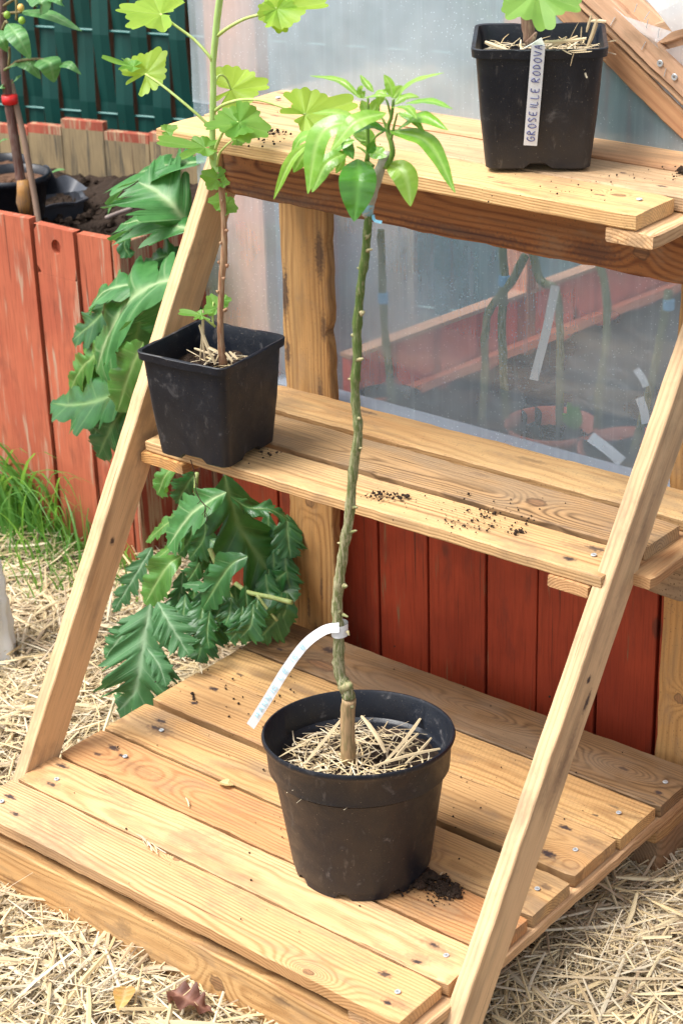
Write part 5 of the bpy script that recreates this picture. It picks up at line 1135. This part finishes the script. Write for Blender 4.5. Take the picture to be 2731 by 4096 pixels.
def dd_(pts, ys): return [D(x, y, 'y', v) for (x, y), v in zip(pts, ys if isinstance(ys, (list, tuple)) else [ys] * len(pts))]
W = 1 / 1130.
ac(dd_([(478, 372), (400, 376), (310, 405), (250, 480)], [.80, .82, .84, .84]), 70 * W, 0, (.5, 1, 0), 1, 5, .45)
ac(dd_([(436, 520), (400, 475), (360, 440), (318, 418)], [.78, .76, .76, .76]), 78 * W, 0, (.8, .8, -.2), 2, 3, .35)
ac(dd_([(450, 528), (400, 518), (340, 505), (278, 515)], [.74, .75, .76, .77]), 67 * W, 0, (.7, .9, 0), 3, 4, .6)
ac(dd_([(300, 530), (285, 560), (300, 592)], [.80, .79, .79]), 16 * W, 1, (1, .2, 0), 4, 2, .4)
ac(dd_([(425, 600), (380, 590), (330, 610), (305, 640)], [.77, .76, .76, .77]), 46 * W, 1, (.6, 1, 0), 5, 2, .3)
ac(dd_([(410, 640), (350, 655), (290, 700), (245, 780), (222, 855)], [.62, .64, .66, .68, .70]), 92 * W, 0, (.9, .6, -.2), 6, 4, .55, curl=-.25)
ac(dd_([(350, 650), (290, 655), (240, 670), (205, 710)], [.68, .68, .69, .70]), 42 * W, 0, (.8, .7, 0), 61, 3, .5)
ac(dd_([(380, 650), (375, 720), (360, 775)], [.64, .64, .64]), 48 * W, 0, (1, .4, 0), 62, 3, .5)
ac(dd_([(262, 790), (225, 810), (185, 850), (160, 900)], [.75, .76, .77, .78]), 40 * W, 2, (1, .3, -.3), 7, 4, .65)
ac(dd_([(330, 785), (300, 850), (270, 945)], [.60, .62, .64]), 40 * W, 2, (1, .3, 0), 8, 2, .2)
ac(dd_([(300, 880), (240, 915), (170, 930), (118, 925)], [.70, .72, .73, .74]), 56 * W, 1, (1, .4, 0), 9, 3, .35)
ac(dd_([(300, 930), (260, 975), (225, 1050)], [.72, .72, .73]), 46 * W, 1, (1, .3, 0), 10, 3, .45)
ac(dd_([(330, 700), (310, 800), (300, 900)], [.78, .78, .79]), 60 * W, 1, (1, .3, .3), 11, 3, .4)
ac(dd_([(430, 560), (400, 640), (380, 720)], [.80, .80, .80]), 60 * W, 1, (1, .3, .3), 12, 3, .4)
def z6(pts, ys):
    return [at(380 + x * .5102, 1800 + y * .5102, 'y', v) for (x, y), v in zip(pts, ys if isinstance(ys, (list, tuple)) else [ys] * len(pts))]
Wz = .5102 / 2450
ac(z6([(660, 120), (560, 190), (490, 350)], [.66, .66, .66]), 110 * Wz, 2, (1, .5, -.2), 21, 2, .3)
ac(z6([(800, 180), (730, 260), (640, 420)], [.70, .70, .70]), 110 * Wz, 1, (1, .3, .2), 22, 3, .4)
ac(z6([(1030, 330), (900, 400), (740, 520), (570, 760)], [.62, .60, .59, .58]), 195 * Wz, 0, (.8, .9, -.2), 23, 3, .3, fold=.2)
ac(z6([(1060, 360), (1200, 450), (1380, 470), (1530, 560)], [.64, .66, .68, .70]), 85 * Wz, 1, (.4, 1, .2), 24, 3, .5, ruf=.25)
ac(z6([(1015, 190), (1060, 380), (1150, 640), (1310, 880), (1480, 1230)], [.66, .66, .67, .69, .71]), 300 * Wz, 1, (.9, .6, .3), 25, 4, .5, nu=120)
ac(z6([(720, 480), (560, 580), (400, 720)], [.68, .67, .67]), 75 * Wz, 2, (.8, .8, 0), 26, 3, .3)
ac(z6([(600, 760), (500, 840), (410, 915)], [.66, .66, .66]), 70 * Wz, 2, (.8, .8, 0), 27, 2, .3)
ac(z6([(680, 830), (560, 920), (390, 1205)], [.60, .57, .56]), 135 * Wz, 2, (1, .5, -.2), 28, 2, .15)
ac(z6([(450, 760), (330, 960), (145, 1270)], [.68, .64, .60]), 95 * Wz, 3, (1, .4, 0), 29, 5, .55)
ac(z6([(1200, 830), (1050, 920), (845, 1240)], [.58, .56, .55]), 125 * Wz, 1, (1, .4, -.2), 30, 2, .15, fold=.2)
ac(z6([(965, 1020), (850, 1060), (690, 1050)], [.56, .56, .57]), 60 * Wz, 3, (.6, 1, 0), 31, 2, .3)
ac(z6([(690, 950), (680, 1100), (690, 1300)], [.60, .59, .58]), 80 * Wz, 3, (1, .4, .2), 32, 3, .55)
ac(z6([(435, 1205), (390, 1450), (350, 1720), (310, 1900), (180, 2050)], [.50, .47, .44, .43, .42]), 280 * Wz, 3, (.9, .7, 0), 33, 5, .78, nu=140)
ac(z6([(490, 1190), (580, 1350), (740, 1610)], [.50, .48, .47]), 140 * Wz, 3, (1, .6, 0), 34, 5, .55)
ac(z6([(340, 1290), (230, 1430), (80, 1630)], [.49, .47, .46]), 115 * Wz, 3, (1, .6, 0), 35, 4, .45)
ac(z6([(400, 1540), (500, 1680), (560, 1850)], [.46, .45, .44]), 80 * Wz, 3, (1, .6, 0), 36, 3, .4, off=-.004)
ac(z6([(900, 1180), (870, 1400), (800, 1660)], [.60, .57, .54]), 150 * Wz, 1, (1, .4, 0), 37, 4, .35)
ac(z6([(1180, 1060), (1190, 1300), (1160, 1530)], [.62, .60, .58]), 80 * Wz, 1, (1, .2, .5), 38, 2, .2)
ac(z6([(1500, 950), (1350, 1100), (1250, 1350)], [.70, .68, .66]), 150 * Wz, 1, (1, .4, .2), 39, 3, .3)
ac(z6([(900, 700), (1000, 780), (1050, 900)], [.70, .70, .70]), 140 * Wz, 1, (1, .4, 0), 40, 3, .4)
ac(z6([(820, 880), (760, 980), (700, 1060)], [.66, .66, .66]), 90 * Wz, 1, (1, .4, 0), 41, 3, .4)
ac(z6([(1100, 1150), (1010, 1330), (960, 1520)], [.66, .63, .61]), 130 * Wz, 1, (1, .4, 0), 42, 3, .3)
ac(z6([(1400, 1150), (1420, 1300), (1400, 1420)], [.70, .70, .70]), 150 * Wz, 1, (1, .4, 0), 43, 3, .3)
Rf = random.Random(77)
for i_ in range(26):
    x_, y_ = Rf.uniform(760, 1530), Rf.uniform(620, 1500); a_ = Rf.uniform(.2, 2.6); l_ = Rf.uniform(220, 420); yy_ = .735 - .16 * max(0, (y_ - 900) / 600)
    if x_ < 1000 and y_ > 1350: continue
    ac(z6([(x_, y_ - l_ * .5), (x_ + 30 * math.cos(a_), y_), (x_ + l_ * .6 * math.cos(a_), y_ + l_ * .5)], [yy_, yy_ - .01, yy_ - .02]), Rf.uniform(80, 130) * Wz, 1, (1, Rf.uniform(.2, .8), Rf.uniform(-.4, .4)), 200 + i_, 3, .4, nu=60)
for i_ in range(13):
    x_, y_ = Rf.uniform(640, 1260), Rf.uniform(1180, 1480); a_ = Rf.uniform(.6, 2.6); l_ = Rf.uniform(200, 330)
    if y_ > 1480 - (x_ - 640) * .12: continue
    yy_ = .60 - .10 * (y_ - 1150) / 350
    ac(z6([(x_ + 20, y_ - l_ * .6), (x_, y_), (x_ + l_ * .5 * math.cos(a_), y_ + l_ * .4)], [yy_ + .02, yy_, yy_ - .01]), Rf.uniform(80, 120) * Wz, 1, (1, Rf.uniform(.2, .8), Rf.uniform(-.4, .4)), 400 + i_, 3, .45, nu=60)
for i_ in range(16):
    x_, y_ = Rf.uniform(215, 400), Rf.uniform(600, 980); a_ = Rf.uniform(1.4, 2.9); l_ = Rf.uniform(60, 110)
    if x_ > 470 - (y_ - 400) * .36: continue
    ac(dd_([(x_ + 20, y_ - l_ * .5), (x_, y_), (x_ + l_ * .7 * math.cos(a_), y_ + l_ * .6)], [.80, .79, .78]), Rf.uniform(26, 44) * W, 1, (1, Rf.uniform(.2, .8), Rf.uniform(-.4, .4)), 300 + i_, 3, .4, nu=60)
ST = bark((.36, .42, .16), (.30, .38, .12), streak=(20, 20, 4))
for pts, y_, r in (([(1100, 1045), (1190, 1110), (1280, 1135), (1400, 1160), (1545, 1195)], .62, .0042), ([(1270, 1140), (1340, 1230), (1430, 1340)], .61, .0026), ([(900, 770), (950, 890)], .60, .0045), ([(1040, 1090), (1100, 1200), (1160, 1310)], .60, .0022), ([(800, 180), (790, 340)], .66, .004)):
    mb = MB(); mb.tube(smooth_path(z6(pts, y_), 4), r, 7); mb.build('leaf_stalk', ST, aca, smooth=True)

# ================================================================== LOOSE BITS
def crumb_field(label, fn, lst, name='spilled_soil', seed=1):
    R = random.Random(seed); V = []; F = []
    for (x, y, sx, sy, n, r0, r1) in lst:
        for _ in range(n):
            p = fn(R.gauss(x, sx), R.gauss(y, sy)); r = r0 + (r1 - r0) * R.random() ** 2.2; crumbs(V, F, (p.x, p.y, p.z + r * .1), r, R)
    tag(link(name, mesh(name, V, F), M_SOIL), label, 'spilled soil', kind='stuff')
dz0 = lambda x, y: D(x, y, 'z', .0015)
crumb_field('dark soil spilled on the deck beside the round pot foot', dz0, [(1002, 2030, 22, 10, 120, .0008, .0052), (1030, 2048, 16, 8, 120, .0008, .0058), (955, 2022, 16, 10, 130, .002, .0085), (925, 2040, 16, 8, 70, .001, .005), (1010, 2065, 26, 12, 60, .0005, .0018)], seed=3)
crumb_field('fine soil crumbs dotted over the lowest deck', dz0, [(820, 1620, 330, 120, 60, .0006, .0022), (560, 1580, 130, 50, 45, .0008, .0026), (1180, 1800, 100, 60, 40, .0006, .0016), (620, 2000, 200, 120, 22, .0006, .002), (445, 1605, 4, 4, 3, .002, .0035), (690, 1870, 60, 40, 16, .0006, .0016)], seed=4)
mz = lambda x, y: D(x, y, 'z', .4605)
crumb_field('dark soil crumbs scattered along the middle shelf', mz, [(885, 1140, 24, 5, 90, .0006, .0030), (1100, 1195, 45, 14, 120, .0005, .0022), (1190, 1222, 10, 6, 16, .001, .0035), (1160, 1170, 70, 12, 26, .0006, .0030), (620, 1045, 20, 8, 22, .0006, .0028), (960, 1150, 60, 20, 40, .0005, .0014)], seed=5)
tz = lambda x, y: D(x, y, 'z', .9125)
crumb_field('small dark soil crumbs on the left half of the top shelf', tz, [(632, 306, 12, 4, 46, .0008, .0036), (600, 322, 30, 7, 26, .0005, .0022), (1120, 300, 300, 30, 60, .0004, .0012)], seed=6)
crumb_field('soil crumbs near the right end of the top shelf', tz, [(1560, 397, 10, 5, 22, .001, .0045), (1300, 430, 120, 20, 30, .0005, .0018), (1480, 405, 60, 14, 18, .0005, .0018)], seed=7)
def fallen(name, label, pts, w_, mat, N=(0, 0, 1), fold=.2, z=None, ruf=0., grp='fallen leaves'):
    VFA = blade_mesh(pts, N, oval(w_), 18, 4, fold, .1, .1, veins=5, ruffle=ruf, seed=len(label))
    tag(add_leaf(name, None, mat, VFA), label, 'fallen leaf', grp)
fz = lambda x, y, h=.03: D(x, y, 'z', GZ + h)
fallen('fallen_leaf', 'smooth orange green oval leaf lying on the straw at the bottom left', [fz(290, 2265, .040), fz(283, 2295, .048), fz(272, 2322, .044)], .27, leafmat((.50, .24, .08), (.45, .30, .08), (.6, .4, .2), .4, .15, (.6, .4, .1)))
fallen('fallen_leaf', 'crumpled dark brown leaf lying on the straw against the front bearer', [fz(392, 2275, .036), fz(440, 2300, .040), fz(488, 2325, .026)], .30, leafmat((.20, .075, .05), (.12, .05, .035), (.3, .15, .1), .6, .1, (.3, .12, .06)), ruf=.5)
fallen('fallen_leaf', 'small pale yellow leaf lying on the deck left of the round pot', [D(505, 1795, 'z', .003), D(520, 1800, 'z', .006), D(537, 1803, 'z', .003)], .36, leafmat((.62, .48, .2), (.55, .4, .16), (.6, .5, .3), .5, .15, (.6, .5, .2)))
V = []; F = []; R = random.Random(6)
for k_ in range(9):
    a = D(312 + k_ * 5 + R.uniform(-3, 3), 1915 + k_ * 3, 'z', .0035); b = a + Vector((R.uniform(.02, .035), -R.uniform(.006, .016), .001)); straw_piece(V, F, (a + b) / 2, b - a, (b - a).length, .0018, R, 3)
for (a, b) in (((427, 1832), (434, 1852)), ((1010, 2010), (1016, 2003))):
    p, q = D(*a, 'z', .004), D(*b, 'z', .004); straw_piece(V, F, (p + q) / 2, q - p, (q - p).length, .0025, R, 3)
tag(link('straw_wisps', mesh('straw_wisps', V, F), M_STRAW), 'few broken straw wisps lying on the front plank of the deck', 'straw', kind='stuff')
# white cloth bundle at the left edge of the picture
V = []; F = []; n = 48; cb = at(-32, 2650, 'z', GZ); m = 30; R = random.Random(9)
for j in range(m + 1):
    t = j / m; z = GZ + .38 * t; rr = .050 * (1 - .25 * t) * (1 if j else .85)
    for k_ in range(n):
        a = 2 * PI * k_ / n; f = 1 + .07 * math.sin(a * 5 + t * 9) + .05 * math.sin(a * 9 - t * 14 + 1) + .03 * math.sin(t * 60 + a * 2)
        V.append((cb.x + rr * f * math.cos(a) - .03 * t, cb.y + rr * f * math.sin(a), z))
for j in range(m):
    for k_ in range(n): F.append((j * n + k_, j * n + (k_ + 1) % n, (j + 1) * n + (k_ + 1) % n, (j + 1) * n + k_))
F.append(tuple(m * n + k_ for k_ in range(n))); F.append(tuple(range(n))[::-1])
kf = NT('cloth'); nf = kf.noise(kf.tc.outputs['Object'], 500, 2); kf.bump(nf, .5, .001)
tag(link('cloth_bundle', mesh('cloth_bundle', V, F), kf.fin((.84, .86, .88), .85, .2), smooth=True), 'wrinkled white cloth bundle standing on the straw at the left edge', 'cloth')
